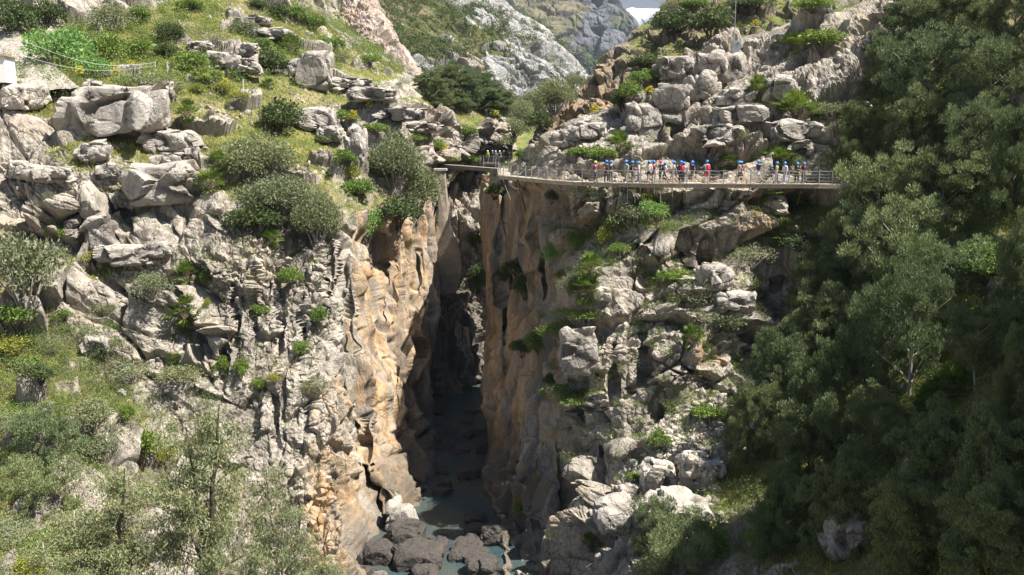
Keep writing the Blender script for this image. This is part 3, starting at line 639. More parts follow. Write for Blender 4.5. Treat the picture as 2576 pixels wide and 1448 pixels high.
ML = dict(
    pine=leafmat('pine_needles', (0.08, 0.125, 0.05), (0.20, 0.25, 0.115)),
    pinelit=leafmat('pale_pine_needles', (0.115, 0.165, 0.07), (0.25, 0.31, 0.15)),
    olive=leafmat('olive_leaves', (0.106, 0.132, 0.062), (0.250, 0.284, 0.146)),
    green=leafmat('green_leaves', (0.088, 0.158, 0.028), (0.200, 0.290, 0.062)),
    bright=leafmat('bright_green_leaves', (0.125, 0.264, 0.067), (0.237, 0.396, 0.112)),
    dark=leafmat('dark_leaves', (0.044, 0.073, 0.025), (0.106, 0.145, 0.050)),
    euc=leafmat('eucalyptus_leaves', (0.10, 0.145, 0.06), (0.29, 0.34, 0.18), tip=(0.40, 0.30, 0.16)),
    grey=leafmat('grey_green_leaves', (0.163, 0.185, 0.106), (0.312, 0.343, 0.213)),
    palm=leafmat('palm_leaves', (0.075, 0.132, 0.022), (0.200, 0.290, 0.056), rough=0.4),
    yellow=leafmat('yellow_flowers', (0.62, 0.55, 0.03), (0.75, 0.70, 0.08), trans=0.2),
    lime=leafmat('yellow_green_leaves', (0.16, 0.20, 0.03), (0.33, 0.34, 0.06)),
    dry=leafmat('dry_twigs', (0.28, 0.24, 0.19), (0.42, 0.37, 0.30), trans=0.0),
    grass=leafmat('grass_blades', (0.14, 0.17, 0.04), (0.32, 0.30, 0.09), tip=(0.60, 0.50, 0.05)),
)
M_BARK = simple('brown_bark', (0.16, 0.115, 0.08), 0.9, scale=8, var=0.35)
M_PALEBARK = simple('pale_bark', (0.34, 0.29, 0.23), 0.85, scale=5, var=0.35)
M_DARKBARK = simple('dark_bark', (0.07, 0.055, 0.04), 0.9, scale=8, var=0.3)
M_TWIG = simple('grey_twigs', (0.33, 0.29, 0.24), 0.9, scale=8, var=0.2)

def unit(v):
    return v / np.maximum(np.linalg.norm(v, axis=-1, keepdims=True), 1e-9)
def leaves(c, t, L, Wd, rs, flat=None):
    """rhombic leaves at c along t, lengths L, widths Wd"""
    n = len(c); s = unit(np.cross(t, rs.normal(size=(n, 3)) if flat is None else flat))
    L = np.broadcast_to(L, (n,))[:, None]; Wd = np.broadcast_to(Wd, (n,))[:, None]
    V = np.stack([c - t * L * .5, c + s * Wd * .5, c + t * L * .5, c - s * Wd * .5], 1).reshape(-1, 3)
    return V, np.arange(4 * n).reshape(n, 4)
def joinvf(lst):
    V = []; Fq = []; o = 0
    for v, f in lst:
        V.append(v); Fq.append(f + o); o += len(v)
    return np.concatenate(V), np.concatenate(Fq)
def tube(pts, rad, k=5):
    pts = np.array(pts, float); rad = np.array(rad, float); n = len(pts)
    d = unit(np.gradient(pts, axis=0)); ref = np.array([0.31, 0.17, 0.93]); a = unit(np.cross(d, ref)); b = np.cross(d, a)
    th = np.arange(k) * 2 * np.pi / k
    V = (pts[:, None] + rad[:, None, None] * (np.cos(th)[None, :, None] * a[:, None] + np.sin(th)[None, :, None] * b[:, None])).reshape(-1, 3)
    i = np.arange(n * k).reshape(n, k); j = np.roll(i, -1, axis=1)
    f = np.stack([i[:-1], j[:-1], j[1:], i[1:]], -1).reshape(-1, 4)
    cap = []
    for row in (i[0], i[-1]):
        c = row
        cap.append([c[0], c[1], c[2 % k], c[min(3, k - 1)]])
    return V, np.concatenate([f, np.array(cap)])
def wob(a, b, n, amp, rs):
    a = np.array(a, float); b = np.array(b, float); t = np.linspace(0, 1, n)[:, None]
    p = a + (b - a) * t; w = rs.normal(size=(n, 3)) * amp; w[0] = 0; w = np.cumsum(w, 0) * 0.5; w -= t * w[-1]
    return p + w
def shell(n, rs, inner=0.55):
    d = unit(rs.normal(size=(n, 3))); r = inner + (1 - inner) * rs.random(n) ** 0.6
    return d, d * r[:, None]

def clump(c, rad, n, L, Wd, rs, up=0.5, rand=0.7, inner=0.5, flatten=0.75, cut=-0.55):
    d, p = shell(n, rs, inner)
    k = d[:, 2] > cut + 0.3 * rs.random(n); d = d[k]; p = p[k]
    rad = np.array(rad if hasattr(rad, '__len__') else (rad, rad, rad * flatten))
    t = unit(d + np.array([0, 0, up]) + rs.normal(size=d.shape) * rand)
    return leaves(np.array(c) + p * rad, t, L * (0.6 + 0.8 * rs.random(len(d))), Wd * (0.7 + 0.6 * rs.random(len(d))), rs)

def pine_meshes(seed, H=8.0, Wr=2.6, nb=34, narrow=1.0, leaf=(0.26, 0.05), per=240, bare=0.25):
    rs = np.random.default_rng(seed); cl = []; wood = []
    top = np.array([rs.normal() * .3, rs.normal() * .3, H])
    trunk = wob((0, 0, -0.6), top, 9, 0.16, rs); tr = np.linspace(0.17, 0.03, 9) * H / 8
    wood.append(tube(trunk, tr, 7))
    for k in range(nb):
        t = bare + (1 - bare) * ((k + rs.random()) / nb); base = trunk[min(8, int(t * 8))] * (1 - (t * 8) % 1) + trunk[min(8, int(t * 8) + 1)] * ((t * 8) % 1)
        az = k * 2.4 + rs.normal() * .5
        Lb = Wr * narrow * (math.sin(min(1, (1 - t) * 1.25 + 0.18) * math.pi * 0.62) ** 0.8) * (0.65 + 0.55 * rs.random())
        e = base + np.array([math.cos(az) * Lb, math.sin(az) * Lb, Lb * (0.45 + 0.7 * rs.random())])
        wood.append(tube(wob(base, e, 5, 0.06, rs), np.linspace(0.055, 0.012, 5) * H / 8, 4))
        for q in range(2 if Lb > 1.0 else 1):
            f = (1.0, 0.66)[q]; c = base + (e - base) * f + rs.normal(size=3) * 0.25; R0 = (0.62 + 0.5 * rs.random()) * (H / 8) ** 0.5
            for j in range(6):                 # a bough is several tufts, with shade between them
                dj = unit(rs.normal(size=3)); r = R0 * (.34 + .26 * rs.random()); cc = c + dj * R0 * .8 * np.array([1, 1, 1.05])
                cl.append(clump(cc, (r, r, r * 1.0), int(per * .22 * (r / .35) ** 1.5), leaf[0], leaf[1], rs, 1.3, 0.42, 0.3, cut=-0.7))
    cl.append(clump(top, 0.5, per, leaf[0], leaf[1], rs, 1.0, 0.5, 0.2, cut=-1))
    return joinvf(wood), joinvf(cl)
def bush_meshes(seed, n=2600, leaf=(0.13, 0.06), lobes=9, up=0.3, rand=0.9, loose=0.0, flat=0.85):
    """unit bush about 2 wide, 1.6 high, rooted at the origin"""
    rs = np.random.default_rng(seed); cl = []; wood = []
    for k in range(lobes):
        az = k * 2.4 + rs.normal() * .4; rr = 0.62 * math.sqrt((k + .3) / lobes); z = 0.34 + 0.62 * (1 - rr / .62) * rs.random() + 0.14 * abs(rs.normal())
        c = np.array([math.cos(az) * rr, math.sin(az) * rr, z]); r = 0.34 + 0.2 * rs.random()
        cl.append(clump(c, (r, r, r * flat), n // lobes, leaf[0], leaf[1], rs, up, rand, 0.35 - loose, cut=-0.75))
        wood.append(tube(wob((0.04 * rs.normal(), 0.04 * rs.normal(), -0.25), c, 5, 0.03, rs), np.linspace(0.035, 0.008, 5), 4))
    return joinvf(wood), joinvf(cl)
def palm_meshes(seed, fans=46):
    """dwarf fan palm about 2 wide"""
    rs = np.random.default_rng(seed); L = []; wood = []
    for k in range(fans):
        az = k * 2.4; el = math.radians(8 + 75 * rs.random()); d = np.array([math.cos(az) * math.cos(el), math.sin(az) * math.cos(el), math.sin(el)])
        ln = 0.45 + 0.35 * rs.random(); c = d * ln + np.array([0, 0, 0.12])
        wood.append(tube([(0, 0, -0.1), d * ln * .5 + (0, 0, .1), c], [0.018, 0.012, 0.01], 3))
        side = unit(np.cross(d, (0, 0, 1))); nl = 13; a = np.linspace(-1.35, 1.35, nl)
        t = unit(np.cos(a)[:, None] * d + np.sin(a)[:, None] * side + np.array([0, 0, -0.18]) + rs.normal(size=(nl, 3)) * .08)
        nrm = np.cross(d, side); ll = 0.42 * (0.8 + .4 * rs.random())
        L.append(leaves(c + t * ll * .5, t, ll, 0.055, rs, np.tile(nrm, (nl, 1)) + rs.normal(size=(nl, 3)) * .2))
    for k in range(26):        # old leaves hanging under the crown
        az = k * 2.4; d = np.array([math.cos(az) * .7, math.sin(az) * .7, -0.45 - 0.3 * rs.random()])
        t = unit(d + rs.normal(size=(8, 3)) * .25); L.append(leaves(np.array([0, 0, .1]) + t * .4, t, 0.45, 0.04, rs))
    return joinvf(wood), joinvf(L)
def fennel_meshes(seed):
    """flowering giant fennel 2 high"""
    rs = np.random.default_rng(seed); wood = [tube(wob((0, 0, -.2), (0.05, 0, 2.0), 6, 0.02, rs), np.linspace(.03, .012, 6), 4)]; fl = []
    for k in range(9):
        z = 1.05 + 0.11 * k; az = k * 2.4; r = 0.42 - 0.03 * k
        e = np.array([math.cos(az) * r, math.sin(az) * r, z + .22]); wood.append(tube([(0.03, 0, z), e], [.01, .006], 3))
        fl.append(e)
    lv = clump((0, 0, .25), (0.5, 0.5, .35), 160, 0.28, 0.02, rs, .6, .8, .3, cut=-.4)
    return joinvf(wood), fl, lv, clump((0, 0, 0), (0.17, 0.17, .12), 80, 0.09, 0.07, rs, 1.0, .5, .3, cut=-1)
def euc_meshes(seed, H=10.0, leaf=(0.22, 0.045), stems=3, spread=1.6, per=72, nbr=16, start=.25):
    rs = np.random.default_rng(seed); cl = []; wood = []
    for s in range(stems):
        az = s * 2.1 + rs.random(); top = np.array([math.cos(az) * spread * (0.4 + .6 * s / max(1, stems - 1)), math.sin(az) * spread * .8, H * (1 - 0.16 * s)])
        tk = wob((0.12 * s, 0.1 * s, -.6), top, 12, 0.15, rs); wood.append(tube(tk, np.linspace(0.17, 0.025, 12) * (1 - .15 * s), 6))
        for k in range(nbr):
            t = start + (1 - start) * (k + rs.random()) / nbr; b = tk[min(11, int(t * 11))]; a2 = k * 2.4 + rs.random(); L = (2.1 - 1.3 * t) * (0.6 + .6 * rs.random()) * H / 10
            e = b + np.array([math.cos(a2) * L, math.sin(a2) * L, L * 0.75]); br = wob(b, e, 5, 0.07, rs); wood.append(tube(br, np.linspace(.035, .008, 5), 4))
            for q in (2, 3, 4, 4):
                c = br[q] + rs.normal(size=3) * .22
                n = per; d, p = shell(n, rs, .1); tt = unit(np.array([0, 0, -1.0]) + rs.normal(size=(n, 3)) * .55)
                cl.append(leaves(c + p * np.array([.48, .48, .40]), tt, leaf[0] * (.6 + .7 * rs.random(n)), leaf[1] * (.7 + .6 * rs.random(n)), rs))
    return joinvf(wood), joinvf(cl)
def dead_meshes(seed, n=26, H=2.0):
    rs = np.random.default_rng(seed); wood = []
    for k in range(n):
        az = k * 2.4; r = .25 + .45 * rs.random(); e = np.array([math.cos(az) * r, math.sin(az) * r, H * (.6 + .4 * rs.random())])
        b = wob((0, 0, -.1), e, 6, .05, rs); wood.append(tube(b, np.linspace(.028, .006, 6), 3))
        for q in (2, 3, 4):
            e2 = b[q] + rs.normal(size=3) * np.array([.3, .3, .3]) + (0, 0, .2); wood.append(tube(wob(b[q], e2, 3, .03, rs), [.012, .008, .004], 3))
    return joinvf(wood)

LIB = {}
def lib(kind, var, builder, leafm, barkm, **kw):
    w, l = builder(var * 31 + len(kind), **kw)[:2]
    LIB.setdefault(kind, []).append((fastmesh(kind + '_wood', w[0], w[1], True, mats=[barkm]), fastmesh(kind + '_leaves', l[0], l[1], mats=[ML[leafm]])))
for v in range(4):
    lib('pine', v, pine_meshes, 'pine', M_BARK, H=8, Wr=2.5, nb=26 + 2 * v, per=640, leaf=(0.21, 0.06))
for v in range(2):
    lib('pine_narrow', v, pine_meshes, 'pine', M_BARK, H=8, Wr=1.6, nb=30, per=560, bare=0.08, leaf=(0.21, 0.06))
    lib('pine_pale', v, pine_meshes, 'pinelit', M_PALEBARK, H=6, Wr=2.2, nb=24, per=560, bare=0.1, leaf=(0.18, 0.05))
    lib('pine_open', v, pine_meshes, 'pine', M_TWIG, H=9, Wr=2.4, nb=20, per=420, bare=0.42, leaf=(0.21, 0.055))
for v in range(3):
    lib('bush_dark', v, bush_meshes, 'dark', M_DARKBARK, n=3000)
    lib('bush_green', v, bush_meshes, 'green', M_BARK, n=2800)
    lib('bush_olive', v, bush_meshes, 'olive', M_TWIG, n=3000, leaf=(0.10, 0.035), lobes=13)
    lib('bush_grey', v, bush_meshes, 'grey', M_TWIG, n=1700, leaf=(0.12, 0.03), lobes=12, loose=.2)
    lib('palm', v, palm_meshes, 'palm', M_BARK)
lib('bush_bright', 0, bush_meshes, 'bright', M_TWIG, n=3200, leaf=(0.09, 0.05), lobes=12)
lib('bush_lime', 0, bush_meshes, 'lime', M_TWIG, n=2200, leaf=(0.13, 0.05), lobes=9)
lib('bush_lime', 1, bush_meshes, 'lime', M_TWIG, n=2200, leaf=(0.13, 0.05), lobes=7)
lib('olive_tree', 0, bush_meshes, 'olive', M_TWIG, n=16000, leaf=(0.065, 0.028), lobes=26)
lib('olive_tree', 1, bush_meshes, 'olive', M_TWIG, n=16000, leaf=(0.065, 0.028), lobes=20)
lib('juniper', 0, bush_meshes, 'green', M_TWIG, n=5200, leaf=(0.10, 0.025), lobes=16, flat=.6)
for v in range(2):
    lib('euc', v, euc_meshes, 'euc', M_DARKBARK if v == 0 else M_PALEBARK)
_fw, _ff, _fl, _fu = fennel_meshes(5)
FEN = (fastmesh('fennel_stem', _fw[0], _fw[1], mats=[ML['lime']]), fastmesh('fennel_flowers', _fu[0], _fu[1], mats=[ML['yellow']]), fastmesh('fennel_leaves', _fl[0], _fl[1], mats=[ML['green']]))
_d = dead_meshes(9); DEAD = fastmesh('dead_shrub', _d[0], _d[1], mats=[M_TWIG])

_vn = [0]
SIZE = {'pine': (5.6, 8.6), 'pine_narrow': (4.0, 8.4), 'pine_pale': (5.0, 6.6), 'pine_open': (5.4, 9.4), 'euc': (5.5, 10.4), 'palm': (1.7, 1.2), 'juniper': (2.0, 1.2)}
NAMES = {'pine': ('pine_tree', 'tree'), 'pine_narrow': ('pine_tree', 'tree'), 'pine_pale': ('pine_tree', 'tree'), 'pine_open': ('pine_tree', 'tree'), 'euc': ('eucalyptus_tree', 'tree'),
         'olive_tree': ('olive_tree', 'tree'), 'palm': ('fan_palm', 'palm'), 'juniper': ('juniper', 'shrub')}
def plant(kind, x, y, w, h, label, group=None, base=None, Y=None, dy=0.0):
    """plant whose foliage is centred at (x, y) of the reference frame, w by h there; it stands on the ground under it"""
    _vn[0] += 1; k = _vn[0]; rs = random.Random(k)
    if kind.startswith(('bush', 'olive', 'juniper')): w *= 1.22; h *= 1.15; y -= h * .04
    
    if kind == 'palm': w *= 1.15; h *= 1.15
    yb = base if base is not None else y + h * 0.42
    if Y is None:
        p, n, d = pick(x, yb)
        if d > 1e8: p = Vector(P3(x, yb, 90)); d = 90
    else:
        p = Vector(P3(x, yb, Y)); d = Y
    hpx = (yb - (y - h / 2)); W0, H0 = SIZE.get(kind, (2.0, 1.45))
    if kind == 'fennel': W0, H0 = 0.9, 2.15
    if kind == 'dead': W0, H0 = 1.3, 2.1
    dd = max(d, 1.0); sx = w * dd / F / W0; sz = max(hpx, 6) * dd / F / H0
    nm, cat = NAMES.get(kind, ('shrub', 'shrub'))
    if kind == 'fennel': nm, cat = 'giant_fennel', 'flowering plant'
    if kind == 'dead': nm, cat = 'dead_shrub', 'shrub'
    rz = rs.random() * 6.28
    if kind.startswith('pine') and x > 1800 or kind == 'pine_pale':      # keep a pine's own proportions, whatever ground it stands on
        sx = w * dd / F / (W0 * (1.2 if x > 1800 and kind != 'pine_pale' else .93)); ztop = p.z + hpx * dd / F; sz = max(h * dd / F / (H0 * .74), sx * .9)
        if ztop - H0 * sz > p.z - .3: sz = (ztop - p.z + .3) / H0
        p = Vector((p.x, p.y, ztop - H0 * sz))
    loc = (p.x, p.y + dy, p.z - 0.05)
    scl = (sx, sx, sz)
    if kind == 'dead':
        o = addobj(nm, DEAD, None, loc, (0, 0, rz), scl); return tag(o, label, cat, group)
    root = addobj(nm, None, None, loc, (0, 0, rz), scl); tag(root, label, cat, group)
    if kind == 'fennel':
        addobj('stem', FEN[0], root); [addobj('flower_head', FEN[1], root, tuple(e)) for e in _ff]; addobj('leaves', FEN[2], root); return root
    wv, lv = LIB[kind][k % len(LIB[kind])]
    tree = cat == 'tree'
    addobj('trunk' if tree else 'stems', wv, root); addobj('crown' if tree else 'foliage', lv, root)
    return root
# ------------------------------------------------------------------ the plants one by one: kind, x, y, width, height, label
PL = [
# upper left hillside
('bush_dark',45,45,110,90,'dark evergreen bush in the top left corner above the pale embankment'),
('bush_dark',115,30,90,80,'dark evergreen bush touching the top edge above the bright green tree'),
('bush_dark',20,10,90,50,'dark bush cut by the frame at the very top left'),
('bush_bright',160,115,165,130,'large bright green leafy bush beside the pale embankment'),
('bush_bright',235,165,90,70,'bright green bush in front of the large leafy one, by the fennel'),
('bush_green',275,115,80,90,'dark green bush right of the large bright green one'),
('bush_olive',285,35,100,85,'tall olive green bush on the flowering slope near the top'),
('bush_green',355,30,60,55,'green bush right of the tall olive one near the top'),
('bush_green',345,115,90,55,'mid green bush on the slope below the flowering strip'),
('bush_dark',425,75,70,55,'dark round bush left of the yellow meadow'),
('bush_dark',425,125,60,50,'small dark bush below the yellow meadow'),
('bush_green',480,150,90,60,'green bush above the long grey slabs'),
('bush_green',520,190,100,50,'broad green bush on the slope beside the yellow fennels'),
('bush_olive',380,205,170,60,'wide grey green heather bush behind the big grey boulder'),
('bush_grey',540,93,65,32,'low grey bush in the middle of the yellow meadow'),
('bush_dark',680,150,105,75,'round dark bush among the grey slabs of the hillside'),
('bush_olive',620,62,75,55,'olive bush on the upper slabs near the top'),
('bush_green',665,110,60,35,'small green bush above the round dark one'),
('palm',735,108,55,45,'fan palm on the grassy upper slope'),
('palm',470,272,52,44,'dark fan palm alone on the flowering slope right of the big boulder'),
('bush_dark',705,283,112,110,'big round dark shrub standing alone in the middle of the slope'),
('palm',672,206,34,26,'small fan palm above the big round dark shrub'),
('bush_green',790,50,70,60,'green bush under the pink crag on its left'),
('bush_green',745,30,70,45,'green bush at the top edge left of the pink crag'),
('bush_dark',700,22,60,40,'dark bush at the top edge above the slabs'),
('bush_green',835,105,80,50,'green bush at the foot of the pink crag'),
('bush_dark',650,5,60,30,'dark bush at the top edge over the yellow meadow'),
('bush_green',475,5,70,40,'green bush at the top edge left of the yellow meadow'),
('bush_olive',860,140,60,35,'olive bush on the green strip below the pink crag'),
('bush_green',930,150,60,30,'low green bush on the green strip right of the crag foot'),
('bush_lime',555,215,80,36,'yellow green flowering bush in the middle of the slope'),
('bush_lime',600,240,60,26,'low yellow green bush above the round dark shrub'),
('bush_lime',500,215,44,30,'yellow green bush beside the heather'),
('bush_green',860,290,80,36,'green bush on the ledges above the gorge wall'),
('bush_lime',885,298,44,22,'small yellow green bush on the ledges above the gorge'),
('bush_green',820,345,60,30,'green bush above the wild olives'),
('bush_lime',840,300,34,26,'yellow bush left of the ledge bushes'),
('bush_dark',20,215,40,60,'dark bush at the left edge beside the white rocks'),
('bush_olive',205,245,50,30,'low olive bush left of the big grey boulder'),
('bush_grey',560,430,60,40,'grey bush at the left foot of the wild olives'),
# wild olives on the rim
('olive_tree',655,395,180,130,'broad wild olive at the top of the rim thicket'),
('olive_tree',700,490,190,140,'wild olive hanging down the rock face in the middle of the thicket'),
('olive_tree',790,540,130,150,'wild olive at the lower right end of the rim thicket'),
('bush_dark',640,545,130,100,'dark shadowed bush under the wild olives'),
('palm',548,402,60,42,'fan palm at the left of the topmost wild olive'),
('palm',527,447,80,50,'broad dark fan palm below the other at the rim thicket'),
('bush_olive',472,488,56,52,'small olive shrub on the white slab left of the thicket'),
('palm',685,590,50,34,'fan palm in the shade at the bottom of the thicket'),
('olive_tree',985,400,150,150,'rounded wild olive left of the bridge'),
('olive_tree',1045,465,130,170,'large wild olive directly beneath the left end of the bridge'),
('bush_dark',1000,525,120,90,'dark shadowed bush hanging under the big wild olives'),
('bush_bright',925,560,85,100,'bright green bush on the gorge edge below the wild olives'),
('bush_green',905,470,80,70,'green bush left of the large wild olive'),
('bush_lime',880,430,50,60,'yellow green bush above the gorge edge'),
('bush_green',870,395,60,50,'green bush on the rim above the gorge edge'),
('bush_green',945,320,70,40,'green bush behind the wild olive on the strata'),
('bush_green',1055,345,50,30,'green bush on the strata above the bridge'),
('bush_green',1100,365,56,34,'green bush on the strata left above the bridge end'),
# left face
('bush_olive',376,712,105,80,'grey olive shrub on the shaded left rock face'),
('palm',474,682,62,52,'upper fan palm on the left rock face'),
('bush_green',524,690,40,56,'green shrub beside the upper palm of the rock face'),
('palm',467,772,86,64,'lower and larger fan palm on the left rock face'),
('bush_lime',522,757,22,36,'yellow tuft right of the lower palm'),
('palm',435,892,46,34,'small fan palm low on the smooth rock face'),
('bush_grey',335,922,105,70,'silver grey shrub at the foot of the smooth face'),
('bush_olive',455,935,120,60,'olive shrub at the foot of the smooth face right of the grey one'),
('bush_green',562,912,46,58,'green shrub at the foot of the standing beds'),
('bush_olive',790,960,76,66,'round grey green shrub hanging on the gorge corner'),
('bush_green',760,870,50,44,'green shrub on the standing beds above the gorge corner'),
('bush_green',650,775,54,34,'low green shrub on the standing beds'),
('bush_green',800,790,44,70,'green creeper high on the gorge corner'),
('bush_green',730,690,60,60,'green shrub in the dark cleft under the thicket'),
('bush_green',610,920,44,60,'green shrub between two beds low on the face'),
('bush_lime',690,945,36,26,'yellow flowering plant low on the standing beds'),
('bush_green',655,965,40,40,'small green shrub below the standing beds'),
('bush_green',145,575,56,60,'green shrub right of the pale tree on the face'),
('bush_lime',225,640,70,34,'bright yellow green tuft in the shaded corner'),
('bush_olive',265,770,70,50,'olive shrub on the pale ledge left of the smooth face'),
('bush_green',160,790,50,40,'small green shrub on the white washed ledge'),
# lower left slope
('bush_dark',100,935,90,54,'blue dark shrub on the grassy slope at the left'),
('bush_green',40,790,110,70,'green shrub at the left edge below the pale tree'),
('bush_lime',30,860,110,50,'yellow green shrub at the left edge of the slope'),
('bush_green',60,905,80,40,'green shrub above the blue dark one'),
('bush_olive',130,870,50,50,'olive shrub beside the white washed ledge'),
('bush_olive',235,1035,120,100,'feathery olive green shrub below the grassy slope'),
('bush_green',320,1030,40,60,'small green shrub at the foot of the grey rock'),
('pine_pale',110,1115,170,150,'low pale pine on the slope at the left'),
('pine_pale',85,1235,180,130,'low spreading pine with a dark crooked trunk at the left edge'),
('bush_green',350,1110,90,120,'fresh green shrub behind the eucalyptus'),
('bush_olive',30,1060,110,60,'olive shrub at the left edge above the low pines'),
('bush_olive',250,1120,110,80,'olive shrub between the low pine and the eucalyptus'),
('bush_grey',40,1330,120,70,'grey shrub at the left edge below the spreading pine'),
('bush_green',130,1370,120,90,'green shrub near the bottom left corner'),
('bush_lime',70,1420,110,60,'yellowish shrub in the bottom left corner'),
('bush_lime',420,1130,50,60,'yellow green shrub behind the tall eucalyptus'),
# gorge and valley
('bush_green',1110,550,36,40,'green shrub on the pale rock below the old pillar'),
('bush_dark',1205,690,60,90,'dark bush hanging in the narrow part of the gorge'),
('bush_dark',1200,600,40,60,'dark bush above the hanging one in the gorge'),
('pine_narrow',1075,215,60,60,'leftmost small pine of the valley grove'),
('pine_narrow',1135,225,80,110,'tall pine of the valley grove left of the middle'),
('pine_narrow',1175,232,80,110,'tall pine in the middle of the valley grove'),
('pine_narrow',1215,240,80,100,'pine right of the middle of the valley grove'),
('pine_narrow',1255,262,80,80,'pine at the right end of the valley grove'),
('pine_narrow',1105,240,60,80,'pine near the left end of the valley grove'),
('olive_tree',1300,275,90,70,'grey green tree right of the valley grove'),
('olive_tree',1345,255,80,80,'grey green tree against the grey mountain'),
('olive_tree',1395,235,100,100,'large grey green tree leaning on the brown cliff'),
('olive_tree',1440,200,70,50,'tree highest on the edge of the brown cliff'),
('bush_dark',1362,300,70,70,'dark bush at the foot of the brown cliff'),
('olive_tree',1285,325,110,70,'rounded tree in the valley behind the bridge'),
('bush_olive',1245,350,80,50,'olive bush left of the rounded valley tree'),
('bush_green',1205,375,60,40,'green bush beside the waiting group on the far path'),
('bush_green',1175,395,60,36,'green bush just above the bridge beam'),
('bush_green',1170,330,60,40,'green bush on the strata end above the path'),
('bush_green',1310,385,44,28,'small green bush where the brown cliff meets the path'),
('bush_green',1140,400,40,24,'low green bush behind the left half of the bridge'),
# brown cliff and right massif, above the path
('bush_dark',1620,150,90,60,'dark bush in the shade on top of the brown cliff'),
('bush_green',1585,225,60,60,'green bush in the gully of the brown cliff'),
('bush_green',1660,190,110,60,'green bush on the shelf above the pale boulders'),
('bush_green',1605,195,60,40,'low green bush left of the shelf'),
('bush_dark',1700,50,120,80,'dark bush at the top under the ridge'),
('bush_dark',1790,50,120,90,'very dark bush left of the thin mast'),
('bush_dark',1880,10,120,50,'dark bush at the top edge right of the mast'),
('bush_olive',1690,12,60,40,'olive bush on the skyline beside the patch of sky'),
('bush_green',1740,5,70,40,'green bush on the skyline at the top edge'),
('bush_green',2040,8,110,40,'green bush at the top edge above the concrete path'),
('bush_dark',1560,245,50,60,'dark bush low in the gully'),
('bush_green',2065,95,110,70,'fresh green bush right on top of the pale massif'),
('palm',1990,105,90,50,'dark fan palm left of the fresh green bush'),
('palm',1905,218,56,54,'fan palm between two pale boulders'),
('palm',2002,262,104,72,'largest fan palm of the pale massif'),
('bush_olive',2090,272,100,56,'olive bush right of the largest palm'),
('bush_olive',1856,338,52,58,'round olive bush above the path'),
('palm',1885,378,90,48,'fan palm above the path, left of a pair'),
('palm',1950,392,100,46,'fan palm above the path, right of a pair'),
('palm',1828,400,64,34,'low fan palm above the path left of the pair'),
('bush_green',1470,378,100,44,'leafy bush above the start of the path'),
('bush_green',1520,385,70,44,'leafy bush above the path beside the dark palm'),
('palm',1555,352,60,54,'dark palm behind the leafy bushes at the start of the path'),
('bush_olive',1990,400,60,40,'olive bush above the path at the right'),
# right massif below the path
('palm',1924,470,58,52,'fan palm hanging in front of the path edge'),
('palm',2003,507,60,36,'small dark palm in the shade under the path'),
('palm',1965,578,82,56,'fan palm on the shoulder below the path'),
('bush_dark',2010,600,100,60,'dark bush below the shoulder palm'),
('bush_grey',1890,635,110,70,'grey leafless bush on the pale shoulder'),
('bush_olive',1590,530,120,80,'wide olive bush in the hollow under the path'),
('bush_bright',1640,525,76,70,'fig like bright bush in the hollow under the path'),
('bush_green',1545,555,50,50,'green bush left in the hollow under the path'),
('palm',1625,500,60,30,'dark palm just under the path'),
('bush_bright',1396,632,68,76,'bright rounded bush on the corner of the gorge'),
('bush_green',1450,600,60,50,'green bush up the ridge from the bright rounded one'),
('bush_lime',1520,590,50,60,'yellow green fennel leaves on the ridge'),
('palm',1487,662,60,56,'upper fan palm on the gorge corner'),
('palm',1472,722,76,60,'lower fan palm on the gorge corner'),
('bush_olive',1430,705,60,60,'olive bush beside the lower gorge corner palm'),
('bush_lime',1408,690,44,36,'yellow flowering bush beside the gorge corner palms'),
('bush_green',1560,620,60,34,'green bush on the grassy ridge'),
('bush_green',1700,685,90,44,'green palm like bush on the pale blocks'),
('bush_green',1640,690,60,30,'low green bush left of the one on the pale blocks'),
('bush_grey',1745,735,120,66,'grey twiggy bush in the middle of the pale blocks'),
('bush_olive',1865,800,120,60,'olive bush with bare dark stems on the right'),
('bush_grey',1770,790,90,60,'bare twiggy bush beside the olive one on the right'),
('palm',1742,842,52,52,'fan palm among the dappled blocks'),
('juniper',1470,780,150,60,'spreading juniper on the gorge shoulder'),
('juniper',1420,825,130,70,'lower spreading juniper on the gorge shoulder'),
('bush_green',1350,855,80,56,'vivid green bush under the junipers'),
('bush_dark',1310,870,60,50,'dark bush left of the vivid green one'),
('bush_dark',1300,672,90,50,'dark bush on the orange gorge wall'),
('bush_dark',1320,715,70,70,'dark bush hanging below the other on the orange wall'),
('bush_dark',1265,690,40,60,'small dark bush at the left on the orange wall'),
('bush_dark',1240,475,56,44,'dark bush on top of the orange pillar under the bridge'),
('bush_dark',1390,490,30,40,'dark tuft on the orange wall under the path'),
('juniper',1430,990,140,44,'flat juniper half way down the pale wall'),
('bush_dark',1380,950,36,40,'dark bush on the wall above the flat juniper'),
('bush_green',1650,1095,70,60,'green bush at the top of the scree'),
('bush_green',1780,1035,90,50,'green bush on the ledge above the scree'),
('bush_green',1595,1195,40,30,'small bright tuft beside the white boulder'),
('palm',1490,1352,46,42,'small fan palm at the mouth of the cave'),
('pine_pale',1665,1350,130,170,'pale young pine at the bottom right of the gorge'),
('pine_pale',1720,1400,200,150,'wide pale pine at the bottom edge'),
('bush_green',1790,1360,110,90,'green bush right of the pale pine at the bottom'),
('dead',1855,1320,80,130,'grey dead shrub with bare upright twigs'),
('bush_green',1930,1350,110,90,'green bush right of the grey dead shrub'),
('bush_green',1300,1270,26,60,'moss like green tuft low on the gorge wall'),
]
